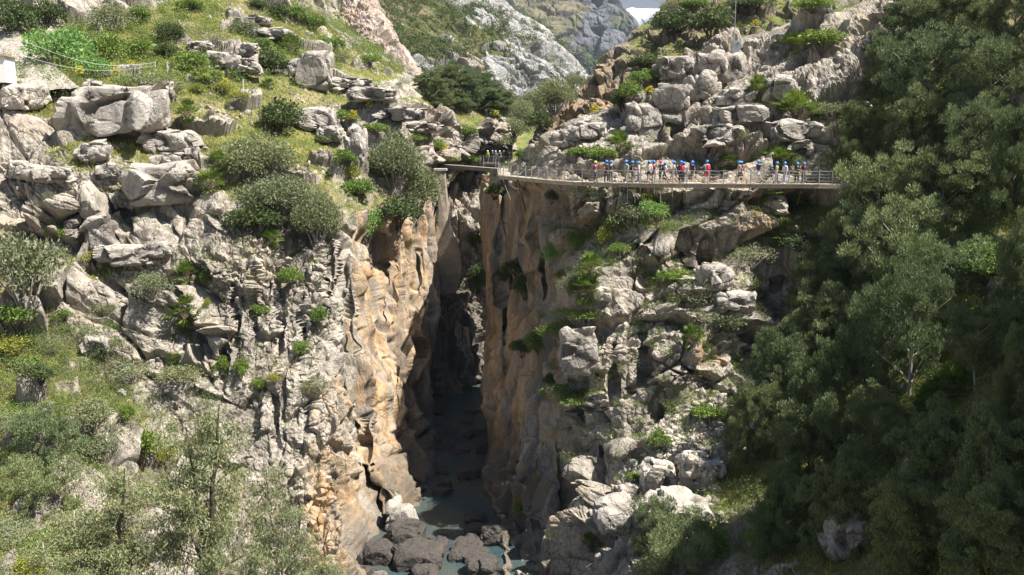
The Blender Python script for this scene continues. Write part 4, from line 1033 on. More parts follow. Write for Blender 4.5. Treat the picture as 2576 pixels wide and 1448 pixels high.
FENN = [(205,186,'fennel in front of the pale embankment'),(286,176,'fennel by the bright green bush'),(298,190,'shorter fennel by the bright green bush'),(331,174,'fennel left of the fence posts'),
 (567,214,'fennel above the round dark shrub'),(520,205,'fennel beside the heather'),(632,245,'fennel on the open slope'),(893,296,'fennel on the ledges above the wild olive'),(862,350,'fennel left of the pointed grey rock'),
 (930,270,'fennel high on the strata'),(1000,345,'fennel on the strata behind the wild olive'),(1010,372,'lower fennel behind the wild olive'),(1117,378,'fennel at the left end of the bridge'),
 (1305,366,'fennel where the far path ends'),(1494,284,'fennel on the pale rocks over the path start'),(1632,242,'small fennel under the green gully'),(1897,64,'fennel beside the thin mast'),
 (1505,534,'fennel under the path'),(1030,607,'fennel on the lit gorge wall'),(1250,290,'fennel in the valley meadow'),(440,900,'fennel on the smooth rock face')]
FOREST = [
('pine',2290,60,200,160,'top row pine left of the others beside the concrete path'),
('pine',2400,50,230,190,'top row pine in the middle of the dark wood'),
('pine',2540,60,190,220,'top row pine in the top right corner'),
('pine',2225,170,150,140,'pine standing over the shaded rock at the top right'),
('pine_open',2320,200,240,200,'second row pine in the middle of the dark wood'),
('pine_open',2480,230,210,230,'second row pine at the right edge'),
('pine',2165,345,140,140,'pine with rounded clumps at the end of the visible path'),
('pine_narrow',2300,360,170,230,'tall narrow pine rising above the path'),
('pine_open',2430,380,200,220,'open pine with bare grey branches at the right'),
('pine',2545,430,160,240,'dark pine at the right edge beside the open one'),
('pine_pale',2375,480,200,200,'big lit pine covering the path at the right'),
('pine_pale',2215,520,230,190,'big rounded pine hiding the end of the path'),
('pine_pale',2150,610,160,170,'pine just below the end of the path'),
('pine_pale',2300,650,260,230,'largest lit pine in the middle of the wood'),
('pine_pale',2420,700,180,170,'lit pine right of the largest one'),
('pine_narrow',2555,700,130,270,'narrow pine at the right edge half way down'),
('pine_narrow',2035,740,150,180,'pointed bright pine at the left front of the wood'),
('pine',2080,850,220,200,'dark pine below the pointed bright one'),
('pine_open',2290,850,220,330,'tall open pine with a bare pale trunk'),
('pine_open',2185,900,170,300,'leaning open pine left of the bare trunked one'),
('pine',1960,960,180,190,'dark pine overhanging the rock wall'),
('pine_narrow',2060,1010,150,260,'slender pine like a cypress near the bottom middle'),
('pine',1900,1080,160,200,'dark pine beside the scree'),
('pine',2010,1160,230,250,'dark pine below the slender one'),
('pine_open',2180,1100,200,200,'pine in the middle of the shaded wood'),
('pine_open',2460,880,200,220,'pine in the sunny gap on the right'),
('pine',2560,980,160,260,'pine at the right edge low down'),
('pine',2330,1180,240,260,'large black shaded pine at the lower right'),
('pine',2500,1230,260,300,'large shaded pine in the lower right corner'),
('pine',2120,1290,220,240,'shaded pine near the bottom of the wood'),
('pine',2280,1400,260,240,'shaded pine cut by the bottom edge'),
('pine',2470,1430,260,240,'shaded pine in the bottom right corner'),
('pine',1960,1330,160,200,'shaded pine behind the dead shrub'),
('palm',2390,955,130,90,'vivid green fan palm in the sunny gap of the wood'),
('palm',2340,1000,110,70,'lower vivid green fan palm in the wood'),
('bush_green',2480,650,150,110,'sunlit green bush at the right under the narrow pine'),
('bush_lime',2440,760,130,70,'yellow green sunlit bush on the bank in the wood'),
('bush_olive',2180,1040,130,110,'pale olive bush in a patch of sun in the wood'),
('bush_olive',2140,1120,130,90,'second pale olive bush in the patch of sun'),
('bush_bright',2060,1230,80,60,'bright bush low in the patch of sun'),
]
for t in PL: plant(*t)
for i, (x, y, lb) in enumerate(FENN):
    p, n, d = pick(x, y + 14); s = 1.9 * F / max(d, 60) * 0.8
    plant('fennel', x, y, s * .62, s * 1.1, 'yellow flowering giant ' + lb, 'giant fennels in flower')
for t in FOREST:
    plant(*t, group='pines of the dark wood on the right' if t[0].startswith('pine') else None)
# foreground eucalyptus trees, rooted on the bank below the frame
plant('euc', 545, 1190, 400, 540, 'tall eucalyptus with dark forked trunk in front of the rock face', base=1560, Y=41)
plant('euc', 715, 1330, 260, 440, 'pale trunked eucalyptus right of the tall one', base=1560, Y=43)
plant('euc', 330, 1310, 380, 430, 'bushy brownish eucalyptus left of the tall one', base=1560, Y=39)
plant('euc', 200, 1400, 320, 320, 'lower eucalyptus at the bottom left', base=1580, Y=37)
plant('euc', 800, 1440, 200, 260, 'small eucalyptus at the bottom by the orange wall', base=1600, Y=44)
plant('bush_olive', 65, 640, 190, 230, 'pale green airy tree with bare branches at the left edge', base=760)

# ------------------------------------------------------------------ what nobody could count: grass and undergrowth
def scatter_idx(V, wgt, n, rs):
    x, y, d = project(V); vis = (x > -60) & (x < 2640) & (y > -60) & (y < 1500)
    w = wgt * vis * d; w = w / w.sum(); return rs.choice(len(V), size=n, p=w)
def grass_on(V, N, g, n, name, seed, size=0.28, mat='grass'):
    rs = np.random.default_rng(seed); i = scatter_idx(V, np.clip(g - .3, 0, 1), n, rs)
    c = np.repeat(V[i].astype(float), 4, axis=0) + rs.normal(size=(n * 4, 3)) * np.array([.16, .16, 0.03]); m = len(c)
    t = unit(np.array([0, 0, 1.0]) + rs.normal(size=(m, 3)) * .38); L = size * (.4 + .9 * rs.random(m))
    v, q = leaves(c + t * L[:, None] * .4, t, L, 0.05, rs)
    o = addobj(name, fastmesh(name, v, q, mats=[ML[mat]])); tag(o, None, None, None, 'stuff'); return o
grass_on(VA, NA, GA, 42000, 'grass', 1)
grass_on(VC, NC, GC, 12000, 'grass', 2)
def undergrowth(V, N, wgt, n, name, seed, sz=(0.25, 0.7), mat='green', per=34, leaf=(0.13, 0.05), Vn=0.5):
    rs = np.random.default_rng(seed); i = scatter_idx(V, wgt, n, rs); s = sz[0] + (sz[1] - sz[0]) * rs.random(n) ** 2
    d, p = shell(n * per, rs, .3); S = np.repeat(s, per)[:, None]
    c = np.repeat(V[i].astype(float) + N[i] * (s * Vn)[:, None], per, axis=0) + p * S * np.array([1, 1, .8])
    t = unit(d + rs.normal(size=d.shape) * .8 + (0, 0, .4)); k = S[:, 0] / sz[1] * .7 + .3
    v, q = leaves(c, t, leaf[0] * (.6 + .8 * rs.random(len(c))) * k, leaf[1] * k, rs)
    o = addobj(name, fastmesh(name, v, q, mats=[ML[mat]])); tag(o, None, None, None, 'stuff'); return o
xa, ya, _ = project(VA); xc, yc, _ = project(VC)
fa = fbm(VA * 0.13, 3, 201); fc = fbm(VC * 0.13, 3, 202)
wa = (GA > .25) * (sstep(-.2, .3, fa) + .15 + 1.2 * (ya < 160) * (xa < 600)) * 1.0 + sstep(0.55, .9, NA[:, 2]) * .12 + .02
undergrowth(VA, NA, wa * (1 + 1.5 * (ya > 900) * (xa < 620)), 2600, 'undergrowth', 3, (0.3, 1.2), 'olive')
undergrowth(VA, NA, wa * (1 + 1.5 * (ya > 900) * (xa < 620)), 2400, 'undergrowth', 4, (0.25, 1.0), 'green')
wl = (GA > .3) * sstep(.0, .4, fbm(VA * .3, 3, 203)) * (ya > 150)
undergrowth(VA, NA, wl, 900, 'undergrowth', 5, (0.15, 0.4), 'lime', 26)
wc = (GC > .25) * (xc < 1950) * 1.0 + .05 * (xc < 1950) + sstep(.5, .9, NC[:, 2]) * .1 * (xc < 1950)
undergrowth(VC, NC, wc * (yc > -20), 1300, 'undergrowth', 6, (0.2, 0.85), 'green')
undergrowth(VC, NC, wc * (yc > -20), 1000, 'undergrowth', 7, (0.2, 0.85), 'olive')
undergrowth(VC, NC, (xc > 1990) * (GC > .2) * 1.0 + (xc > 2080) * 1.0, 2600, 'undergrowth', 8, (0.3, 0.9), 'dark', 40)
undergrowth(VC, NC, (xc > 2100) * 1.0, 900, 'undergrowth', 9, (0.3, 0.8), 'green', 40)
undergrowth(VD, ND, sstep(.2, .7, ND[:, 2]) + .03, 500, 'undergrowth', 10, (0.4, 1.3), 'dark', 40, (0.25, 0.1))
undergrowth(VB, NB, sstep(.2, .7, NB[:, 2]) + .03, 160, 'undergrowth', 11, (0.3, 0.8), 'green', 34, (0.18, 0.08))
undergrowth(VV, NV, np.ones(len(VV)), 700, 'undergrowth', 12, (0.8, 2.4), 'olive', 60, (0.4, 0.18))
xm, ym, _ = project(VM)
undergrowth(VM, NM, (GM > .3) * 1.0 * sstep(-.3, .2, fbm(VM * .03, 3, 210)) + .04, 1100, 'distant_wood', 13, (0.9, 3.0), 'dark', 70, (0.7, 0.4))

undergrowth(VA, NA, (GA > .15) * (ya < 240) * (xa < 1000) * (sstep(-.25, .25, fa) + .1 + 1.0 * (xa < 480)), 420, 'scrub', 14, (0.7, 1.9), 'green', 170, (0.24, 0.12))
undergrowth(VA, NA, (ya < 260) * (xa < 1100) * (sstep(-.1, .3, -fa) + .1), 320, 'scrub', 15, (0.6, 1.6), 'olive', 170, (0.22, 0.10))
undergrowth(VA, NA, (ya > 820) * (xa < 700) * (.15 + (xa < 330)) * 1.0, 300, 'scrub', 16, (0.5, 1.3), 'olive', 200, (0.15, 0.07))
undergrowth(VA, NA, (ya > 820) * (xa < 560) * (.1 + (xa < 330)) * 1.0, 240, 'scrub', 17, (0.4, 1.1), 'green', 200, (0.15, 0.07))

wq = sstep(.35, .8, NC[:, 2]) * (xc > 1370) * (xc < 1960) * (yc > 480) * (yc < 1200)
undergrowth(VC, NC, wq, 300, 'scrub', 18, (0.3, 0.95), 'olive', 150, (0.13, 0.05))
undergrowth(VC, NC, wq, 260, 'scrub', 19, (0.25, 0.8), 'green', 150, (0.13, 0.06))
wr = sstep(.35, .8, NA[:, 2]) * (xa > 80) * (xa < 900) * (ya > 480) * (ya < 1250)
undergrowth(VA, NA, wr, 500, 'scrub', 20, (0.25, 0.8), 'olive', 130, (0.13, 0.05))
# ------------------------------------------------------------------ boulders
def ico(sub):
    import bmesh
    bm = bmesh.new(); bmesh.ops.create_icosphere(bm, subdivisions=sub, radius=1.0)
    v = np.array([x.co[:] for x in bm.verts]); f = np.array([[x.index for x in q.verts] for q in bm.faces]); bm.free(); return v, f
ICO5, ICO4 = ico(5), ico(4)
M_BOULD = terrain_mat('boulder_rock', grey=(0.42, 0.385, 0.34), grey2=(0.29, 0.26, 0.225), streak=0.5)
M_WHITE = terrain_mat('white_rock', grey=(0.60, 0.55, 0.47), grey2=(0.42, 0.36, 0.29), streak=0.4)
M_SHADED_ROCK = terrain_mat('dark_river_rock', grey=(0.085, 0.075, 0.068), grey2=(0.045, 0.04, 0.036), streak=0.2)  # boulder rock darkened in colour to stand in for shade in the gorge
def boulder(x, y, w, h, label, mat=None, deep=0.8, Y=None, seed=0, sharp=1.0, sink=0.25, tilt=0.0, group=None, name='boulder', river=False):
    yb = y + h * (0.5 - sink * 0.5)
    if river:
        b = (724 - yb) / F; Y = (CAMZ - 3.9) / -((-_sp + b * _cp) / (_cp + b * _sp)); Y += w * Y / F * .3
        p = Vector(P3(x, y, Y))
    else:
        _, _, d = pick(x, y + h * 0.3); d2 = pick(x, y + h * .45)[2]; d = min(d, d2) if Y is None else Y
        if d > 1e8: d = 80
        pp, _, _ = pick(x, y + h * .4); Yg = pp.y if Y is None else Y
        p = Vector(P3(x, y, Yg + w * Yg / F * deep * 0.12)); Y = p.y
    Y = max(Y, 20.0)
    sx, sz = w * Y / F / 2, h * Y / F / 2; sy = max(sx, sz) * deep
    v, f = ICO5 if w > 60 else ICO4
    v = v.copy(); n = v.copy(); s = np.array([sx, sy, sz]); rad = (sx * sz) ** .5
    P = (v * s + np.array(p)).astype(f4)
    q = v * np.array([1, 1, 1]); pw = (0.70 + .1 * ((seed * 7) % 3)) if not river else 1.0           # squarer than a ball
    v = np.sign(q) * np.abs(q) ** pw; v /= np.maximum(np.abs(v).max(1), np.linalg.norm(v, axis=1) * .80)[:, None]
    b1, _ = blocks(P, (max(rad, .2) * 1.1,) * 3, rotm('X', seed * 37), 300 + seed, 1.0, 0.12 * sharp, 0.05, 0.3, 0.5)
    b2, _ = blocks(P, (max(rad, .2) * .45,) * 3, R_BED, 400 + seed, 0.8, 0.25, 0.07, 0.3)
    rad = max(rad, .2)
    hh = (0.36 if not river else .8) * b1 * sharp + 0.045 * b2 * sharp + 0.10 * fbm(P * (2.2 / rad), 4, seed) + 0.02 * fbm(P * (9 / rad), 3, seed)
    v = v * s * (1 + hh[:, None] * .8)
    me = fastmesh(name, v, f, rad * F / Y < 8, {'grass': np.zeros(len(v)), 'orange': np.zeros(len(v)) + (.15 if not river else 0), 'crack': sstep(-.1, -.6, b1)}, [mat or M_BOULD])
    o = addobj(name, me, None, p, (0, tilt, 0)); return tag(o, label, 'boulder', group)
BO = [
 (308,285,215,135,'biggest grey boulder with a dark shaded left side on the upper slope',M_BOULD,.8,0),
 (398,232,75,44,'grey rock leaning against the right of the biggest boulder',M_BOULD,.8,1),
 (237,216,40,24,'small brown block on the flowering slope above the biggest boulder',M_BOULD,.8,2),
 (38,248,62,62,'left one of two white cracked rocks at the left edge',M_WHITE,.8,3),(92,246,56,60,'right one of two white cracked rocks at the left edge',M_WHITE,.8,4),
 (423,356,108,52,'rounded tan boulder in the middle of the left slope',M_BOULD,.8,5),
 (437,403,92,36,'flat grey slab under the rounded tan boulder',M_BOULD,.9,6),(486,388,32,32,'small dark block at the right of the flat slab',M_BOULD,.8,7),
 (415,462,178,90,'large angular white grey block on the rim of the left face',M_BOULD,.8,8),
 (240,382,80,46,'light rounded boulder left of the tan one',M_BOULD,.8,9),(50,430,62,46,'grey pointed boulder near the left edge',M_BOULD,.8,10),
 (278,430,56,36,'grey boulder left of the large angular block',M_BOULD,.8,11),(130,440,110,40,'long brown ledge block at the left',M_BOULD,.8,12),
 (622,264,70,24,'low white slab on the slope left of the big round shrub',M_BOULD,.9,13),
 (560,112,44,12,'thin white slab at the edge of the yellow meadow',M_BOULD,.9,14),(640,55,80,20,'upper long grey slab near the top of the hillside',M_BOULD,.9,15),
 (685,88,90,28,'second long grey slab under the upper one',M_BOULD,.9,16),(625,126,40,32,'upright grey block in the yellow meadow',M_BOULD,.8,17),
 (560,152,80,36,'left slab of the diagonal row on the hillside',M_BOULD,.8,18),(505,118,60,22,'first slab of the diagonal row on the hillside',M_BOULD,.8,19),
 (615,170,70,36,'lower slab of the diagonal row on the hillside',M_BOULD,.8,20),(790,185,84,96,'tall pale crag standing under the pink cliff',M_BOULD,.7,21),
 (755,175,50,50,'grey rock left of the tall pale crag',M_BOULD,.7,22),
 (897,374,48,110,'pointed rounded grey rock above the gorge edge',M_BOULD,.8,23),(800,300,90,50,'smooth pale hump right of the big round shrub',M_BOULD,.9,24),
 (830,340,60,36,'smooth pale rock below the pale hump',M_BOULD,.9,25),(870,215,110,30,'long white slab on the strata slope',M_BOULD,.9,26),
 (940,240,120,30,'second long white slab on the strata slope',M_BOULD,.9,27),(1010,290,120,30,'third long white slab on the strata slope',M_BOULD,.9,28),(1060,320,90,26,'lowest long slab of the strata slope',M_BOULD,.9,29),
 (330,640,150,44,'long pale ledge block jutting from the left face',M_BOULD,.6,30),(395,625,70,36,'pale block at the right end of the long ledge block',M_BOULD,.6,31),
 (255,590,90,90,'dark grey shaded block in the corner of the left face',M_BOULD,.6,32),
 (245,870,60,50,'grey boulder on the white washed ground at the left',M_BOULD,.8,33),(70,45,1,1,'',None,0,0),
 (1656,1198,88,84,'large white boulder at the foot of the scree',M_WHITE,.9,40),(1744,1170,66,66,'smaller white boulder right of the large one',M_WHITE,.9,41),
 (1586,1238,50,38,'low pale rock left of the large white boulder',M_WHITE,.9,42),(1560,1300,120,90,'brown block jutting over the cave',M_BOULD,.9,43),
 (1720,1128,30,28,'reddish stone on the scree',M_BOULD,.8,44),(1790,1185,60,50,'shaded boulder right of the white ones',M_BOULD,.8,45),
 (1700,1290,170,90,'large flat shaded rock under the white boulders',M_BOULD,.9,46),(2130,1350,110,110,'grey boulder deep in the shade of the wood',M_BOULD,.8,47),
 (1455,880,100,110,'large rounded pale block on the gorge shoulder',M_BOULD,.6,48),(1462,935,90,90,'pale block under the large rounded one',M_BOULD,.6,49),
 (1515,740,40,36,'small cubic white block on the gorge shoulder',M_WHITE,.8,50),
 (1780,500,110,60,'smooth white rock lit just under the path',M_WHITE,.7,51),(1865,490,46,22,'little white block under the path',M_WHITE,.8,52),(1945,515,60,44,'white block lit under the path at the right',M_WHITE,.7,53),
 (1725,590,100,80,'flat faced pale block with a long crack',M_BOULD,.5,54),(1800,700,80,60,'pale block beside the dark recess',M_BOULD,.6,55),(1850,760,90,44,'pale block at the lower edge of the dark recess',M_BOULD,.6,56),
 (1680,262,90,80,'big pale boulder in the middle of the massif',M_BOULD,.7,57),(1760,225,70,60,'rounded pale boulder left of the small fan palm',M_BOULD,.7,58),(1835,175,60,70,'square pale boulder below the metal box',M_BOULD,.7,59),
 (1790,165,70,50,'rounded pale boulder left of the square one',M_BOULD,.7,60),(1870,290,120,44,'flat oval boulder between the palms',M_BOULD,.8,61),(1850,250,80,40,'pale boulder under the small fan palm',M_BOULD,.8,62),
 (1620,300,90,80,'wide pale boulder over the path start',M_BOULD,.7,63),(1480,330,80,40,'low pale boulder on the left shoulder of the massif',M_BOULD,.8,64),(1420,350,70,40,'lowest pale boulder on the left shoulder of the massif',M_BOULD,.8,65),
 (1800,340,110,50,'broad pale boulder above the low fan palm',M_BOULD,.8,66),(2000,330,130,50,'long pale rock under the largest palm',M_BOULD,.8,67),(2030,375,100,34,'layered pale rock above the right part of the path',M_BOULD,.8,68),
 (1960,230,80,60,'smooth brown boulder behind the largest palm',M_BOULD,.7,69),(1700,170,80,50,'pale boulder on the ridge of the massif',M_BOULD,.7,70),
]
for (x, y, w, h, lb, mt, dp, sd) in BO:
    if w > 5: boulder(x, y, w, h, lb, mt, dp, seed=sd)
RB = [(1180,1191,64,42,'largest dark boulder standing in the stream'),(1119,1218,40,24,'small dark stone in the stream below the largest'),(1114,1188,36,13,'flat stone barely out of the stream'),
 (1022,1348,108,70,'rounded dark boulder at the foot of the left wall'),(1055,1402,150,80,'widest dark boulder at the bottom of the stream'),(952,1395,90,66,'dark boulder in the cleft of the left wall'),
 (1069,1446,84,50,'brown boulder cut by the bottom edge'),(1112,1369,42,28,'brown stone in the middle of the stream'),(1112,1352,32,12,'flat stone behind the brown stone'),(1079,1353,28,12,'flat dark stone left in the stream'),
 (1196,1306,70,34,'upper dark boulder of the pile by the right wall'),(1196,1338,66,38,'second dark boulder of the pile by the right wall'),(1234,1350,60,62,'dark boulder leaning on the right wall'),
 (1179,1372,90,40,'flat dark boulder in the pile by the right wall'),(1180,1398,120,40,'long flat boulder across the stream'),(1212,1432,100,64,'large dark boulder at the bottom by the right wall'),
 (1172,1071,44,24,'dark boulder far up the stream'),(1135,1094,50,24,'boulder in the shade far up the stream'),(1196,1096,60,24,'boulder by the right wall far up the stream'),(1119,1128,54,22,'flat boulder in the shaded reach'),
 (1110,1075,40,24,'boulder under the dark inner wall'),(1160,1110,40,18,'low boulder in the middle of the shaded reach'),(1215,1130,44,40,'boulder against the right wall in the shaded reach'),(1190,1046,56,28,'boulder choking the narrow end of the gorge'),
 (1095,1110,36,30,'boulder by the left wall in the shaded reach'),(1150,1140,44,16,'flat stone at the lower end of the shaded reach')]
for k, (x, y, w, h, lb) in enumerate(RB):
    boulder(x, y, w * .86, h * .92, lb, M_SHADED_ROCK, .9, seed=80 + k, sharp=.22, river=True, group='boulders in the stream')
boulder(1010, 1303, 66, 84, 'pale sunlit boulder at the foot of the left gorge wall', M_BOULD, .8, seed=120, sharp=.6, river=True)

# scree of small stones below the white rocks
def stones(V, N, wgt, n, name, seed, sz, mat):
    rs = np.random.default_rng(seed); i = scatter_idx(V, wgt, n, rs); s = sz[0] + (sz[1] - sz[0]) * rs.random(n) ** 3
    bv, bf = ico(1); m = len(bv)
    v = bv[None] * (0.6 + .8 * rs.random((n, m, 1))) * s[:, None, None] * (0.6 + .8 * rs.random((n, 1, 3))) + (V[i].astype(float) + N[i] * s[:, None] * .15)[:, None]
    f = (bf[None] + (np.arange(n) * m)[:, None, None]).reshape(-1, 3); v = v.reshape(-1, 3)
    z = np.zeros(len(v)); o = addobj(name, fastmesh(name, v, f, False, {'grass': z, 'orange': z, 'crack': z}, [mat])); return tag(o, None, None, None, 'stuff')
xs, ys, _ = project(VC)
stones(VC, NC, np.exp(-(((xs - 1740 + (ys - 1110) * .5) / 60) ** 2 + ((ys - 1110) / 80) ** 2)) * 1.0, 1500, 'scree', 21, (.06, .28), M_WHITE)
xs2, ys2, _ = project(VA)
stones(VA, NA, (GA > .1) * sstep(.1, .5, fbm(VA * .25, 3, 301)) * (ys2 < 480) + .02, 2200, 'loose_stones', 22, (.07, .34), M_BOULD)
stones(VC, NC, sstep(.6, .9, NC[:, 2]) * (xs < 2100) * (ys > 0), 700, 'loose_stones', 23, (.07, .3), M_BOULD)

rv = np.random.default_rng(31); nR = 4000; rx = rv.uniform(-14, 4, nR); ry = rv.uniform(56, 112, nR)
RV = np.stack([rx, ry, 3.85 + np.clip(ry - 84, 0, 100) * .05], 1).astype(f4); RN = np.tile(np.array([[0, 0, 1]], f4), (nR, 1))
stones(RV, RN, sstep(.0, .35, fbm(RV * .22, 3, 311)) + .03, 170, 'river_stones', 24, (.15, .75), M_SHADED_ROCK)
# ------------------------------------------------------------------ walkway, bridge
M_WOOD = simple('weathered_planks', (0.44, 0.37, 0.29), 0.85, var=0.25, scale=3)
M_STEEL = simple('galvanised_steel', (0.42, 0.42, 0.40), 0.45, 0.4, var=0.1)
M_BEAM = simple('grey_painted_beam', (0.17, 0.17, 0.16), 0.7, 0.1, var=0.2, scale=2)
M_RUST = simple('rusty_steel', (0.20, 0.13, 0.09), 0.85, 0.1, var=0.3)
M_CONC = simple('concrete', (0.44, 0.40, 0.35), 0.9, var=0.18, scale=1.2, bump=.05)
DZ = 32.42
def boxvf(a, b, w, h, up=(0, 0, 1)):
    """bar from a to b, w wide and h high"""
    a = np.array(a, float); b = np.array(b, float); d = unit(b - a); s = unit(np.cross(d, np.array(up, float))); u = np.cross(s, d)
    v = [p + sx * s * w / 2 + su * u * h / 2 for p in (a, b) for sx, su in ((-1, -1), (1, -1), (1, 1), (-1, 1))]
    f = [(0, 1, 2, 3), (7, 6, 5, 4), (0, 4, 5, 1), (1, 5, 6, 2), (2, 6, 7, 3), (3, 7, 4, 0)]
    return np.array(v), np.array(f)
def objvf(name, lst, mat, parent=None, smooth=False):
    v, f = joinvf(lst); return addobj(name, fastmesh(name, v, f, smooth, mats=[mat]), parent)
def gx(x, Y, z=DZ):       # ground point under frame column x at distance Y and height z
    fw = Y * _cp - (z - CAMZ) * _sp
    return np.array([(x - 1288) / F * fw, Y, z])
FR = [gx(x, Y) for x, Y in [(1256, 85), (1285, 83), (1330, 79.6), (1390, 75.4), (1450, 72.6), (1540, 70.9), (1640, 70.2), (1760, 69.8), (1900, 69.5), (2100, 69), (2260, 67), (2420, 64.5), (2640, 61)]]
def resample(pts, step):
    pts = np.array(pts); L = np.concatenate([[0], np.cumsum(np.linalg.norm(np.diff(pts, axis=0), axis=1))]); n = max(2, int(L[-1] / step))
    s = np.linspace(0, L[-1], n); return np.stack([np.interp(s, L, pts[:, k]) for k in range(3)], 1)
def offset(pts, d):
    t = unit(np.gradient(np.array(pts), axis=0)); n = np.stack([-t[:, 1], t[:, 0], t[:, 2] * 0], 1); return pts + n * d
def walkway(front, width, name, label, post_pts, rods=(), railh=1.08, back_rail=False, brace=True):
    root = addobj(name, None, None, tuple(front[len(front) // 2])); tag(root, label, 'walkway')
    off = -np.array(root.location)
    def add(n, lst, mat): 
        v, f = joinvf(lst); return addobj(n, fastmesh(n, v + off, f, mats=[mat]), root)
    f = resample(front, 0.175); b = offset(f, width); r2 = np.random.default_rng(3)
    planks = []
    for k in range(len(f) - 1):
        m = (f[k] + f[k + 1]) / 2; mb = (b[k] + b[k + 1]) / 2; e = unit(mb - m)
        planks.append(boxvf(m - e * (.05 + .05 * r2.random()) + (0, 0, r2.normal() * .004), mb, .145, .04))
    add('deck', planks, M_WOOD)
    st = resample(front, 2.5)
    for o_, nm in ((0.06, 'edge_beam'), (width - .15, 'inner_beam')):
        q = offset(st, o_) - (0, 0, .10 if o_ > .1 else .16); add(nm, [boxvf(q[k], q[k + 1] + (q[k + 1] - q[k]) * .004, .07, .15 if o_ > .1 else .30) for k in range(len(q) - 1)], M_WOOD if o_ < .1 else M_BEAM)
    fine = resample(front, 0.1)
    def near(xw):
        px, _, _ = project(fine); return fine[int(np.argmin(np.abs(px - xw)))], int(np.argmin(np.abs(px - xw)))
    tops = []
    for x in post_pts:
        p, k = near(x); p = p + (0, 0.03, 0); t = unit(fine[min(k + 3, len(fine) - 1)] - fine[max(k - 3, 0)]); n = np.array([-t[1], t[0], 0])
        add('post', [boxvf(p + (0, 0, -.16), p + (0, 0, railh), .085, .07, (0, 1, 0)), boxvf(p + (0, 0, railh), p + (0, 0, railh + .02), .08, .08, (0, 1, 0))], M_STEEL)
        tops.append((p, n, t))
    for hgt, nm, rad in ((railh - .04, 'handrail', .016), (railh * .72, 'cable', .008), (railh * .5, 'cable', .008), (railh * .27, 'cable', .008)):
        pts = []
        for k in range(len(tops) - 1):
            a, c = tops[k][0], tops[k + 1][0]
            for s in (0, .25, .5, .75): pts.append(a + (c - a) * s + (0, 0, hgt - .05 * math.sin(s * math.pi)))
        pts.append(tops[-1][0] + (0, 0, hgt)); v, fq = tube(pts, [rad] * len(pts), 4); add(nm, [(v, fq)], M_STEEL)
    # wire netting between the posts
    net = []
    for k in range(len(tops) - 1):
        a, c = tops[k][0], tops[k + 1][0]; L = np.linalg.norm(c - a); m = int(L / .22)
        for q in range(1, m): net.append(boxvf(a + (c - a) * q / m + (0, 0, .02), a + (c - a) * q / m + (0, 0, railh - .05), .004, .004, (0, 1, 0)))
    for k in range(len(tops) - 1):
        for hh in (.03, railh - .06): net.append(boxvf(tops[k][0] + (0, 0, hh), tops[k + 1][0] + (0, 0, hh), .008, .008))
    add('netting', net, M_STEEL)
    if brace:
        for k, (p, n, t) in enumerate(tops):
            q = p + n * (width + .5) - (0, 0, 1.35 + .5 * ((k * 7) % 3) / 3)
            add('bracket', [boxvf(p + n * .05 - (0, 0, .14), q, .05, .05)], M_RUST)
    for x, L in rods:
        p, k = near(x); p = p + (0, .02, 0); add('hanging_rod', [boxvf(p - (0, 0, .1), p - (0, 0, .1 + L), .045, .045, (0, 1, 0))], M_WOOD)
    return root
PX = [1258,1266,1285,1303,1322,1337,1354,1377,1400,1420,1442,1465,1501,1542,1579,1611,1648,1693,1729,1785,1820,1852,1887,1920,1950,1984,2020,2060,2094,2130,2170,2210,2250,2300,2350,2400,2450,2500,2560]
walkway(FR, 1.15, 'walkway', 'long timber plank walkway with steel posts clinging to the rock face', PX,
        [(1542, 1.4), (1559, 1.1), (1579, 1.5), (1597, 1.4), (1611, .8), (1629, .55), (1648, .7), (1663, 1.3), (1693, .9)])
# return leg from the bridge to the corner, then the far path beyond the bridge
walkway(np.array([gx(1253, 103.5), gx(1254, 95), gx(1255.5, 86.4)])[::-1].copy()[::-1], 1.15, 'walkway', 'short plank walkway running back from the corner to the bridge', [1254, 1255], brace=False)
walkway(np.array([gx(1206, 127), gx(1235, 126), gx(1275, 124.5), gx(1318, 122.5)]), 1.6, 'walkway', 'far path with thin railing where a group stands behind the bridge', [1207, 1217, 1229, 1241, 1254, 1268, 1283, 1300, 1316], brace=True)
b0, b1 = gx(1104, 121), gx(1258, 103.5)
root = addobj('footbridge', None, None, tuple((b0 + b1) / 2)); tag(root, 'narrow grey steel footbridge spanning the top of the gorge', 'bridge'); off = -np.array(root.location)
def brp(n, lst, mat):
    v, f = joinvf(lst); return addobj(n, fastmesh(n, v + off, f, mats=[mat]), root)
bd = unit(b1 - b0); bn = np.array([-bd[1], bd[0], 0])
for s in (0, 1.3): brp('girder', [boxvf(b0 + bn * s - (0, 0, .20), b1 + bn * s - (0, 0, .20), .10, .40), boxvf(b0 + bn * s + (0, 0, .02), b1 + bn * s + (0, 0, .02), .2, .03), boxvf(b0 + bn * s - (0, 0, .42), b1 + bn * s - (0, 0, .42), .2, .03)], M_BEAM)
ks = np.linspace(0, 1, 100); brp('deck', [boxvf(b0 + (b1 - b0) * k + bn * .12, b0 + (b1 - b0) * k + bn * 1.2, .15, .04) for k in ks], M_WOOD)
brp('edge_rail', [boxvf(b0 + bn * -.05 + (0, 0, .12), b1 + bn * -.05 + (0, 0, .12), .05, .05)], M_RUST)
for k in (0.0, .05, .62, .8, .98):
    q = b0 + (b1 - b0) * k + bn * 1.25
    if k > .5: brp('post', [boxvf(q, q + (0, 0, 1.05), .05, .05, (0, 1, 0))], M_STEEL)
q = b0 + bn * .0
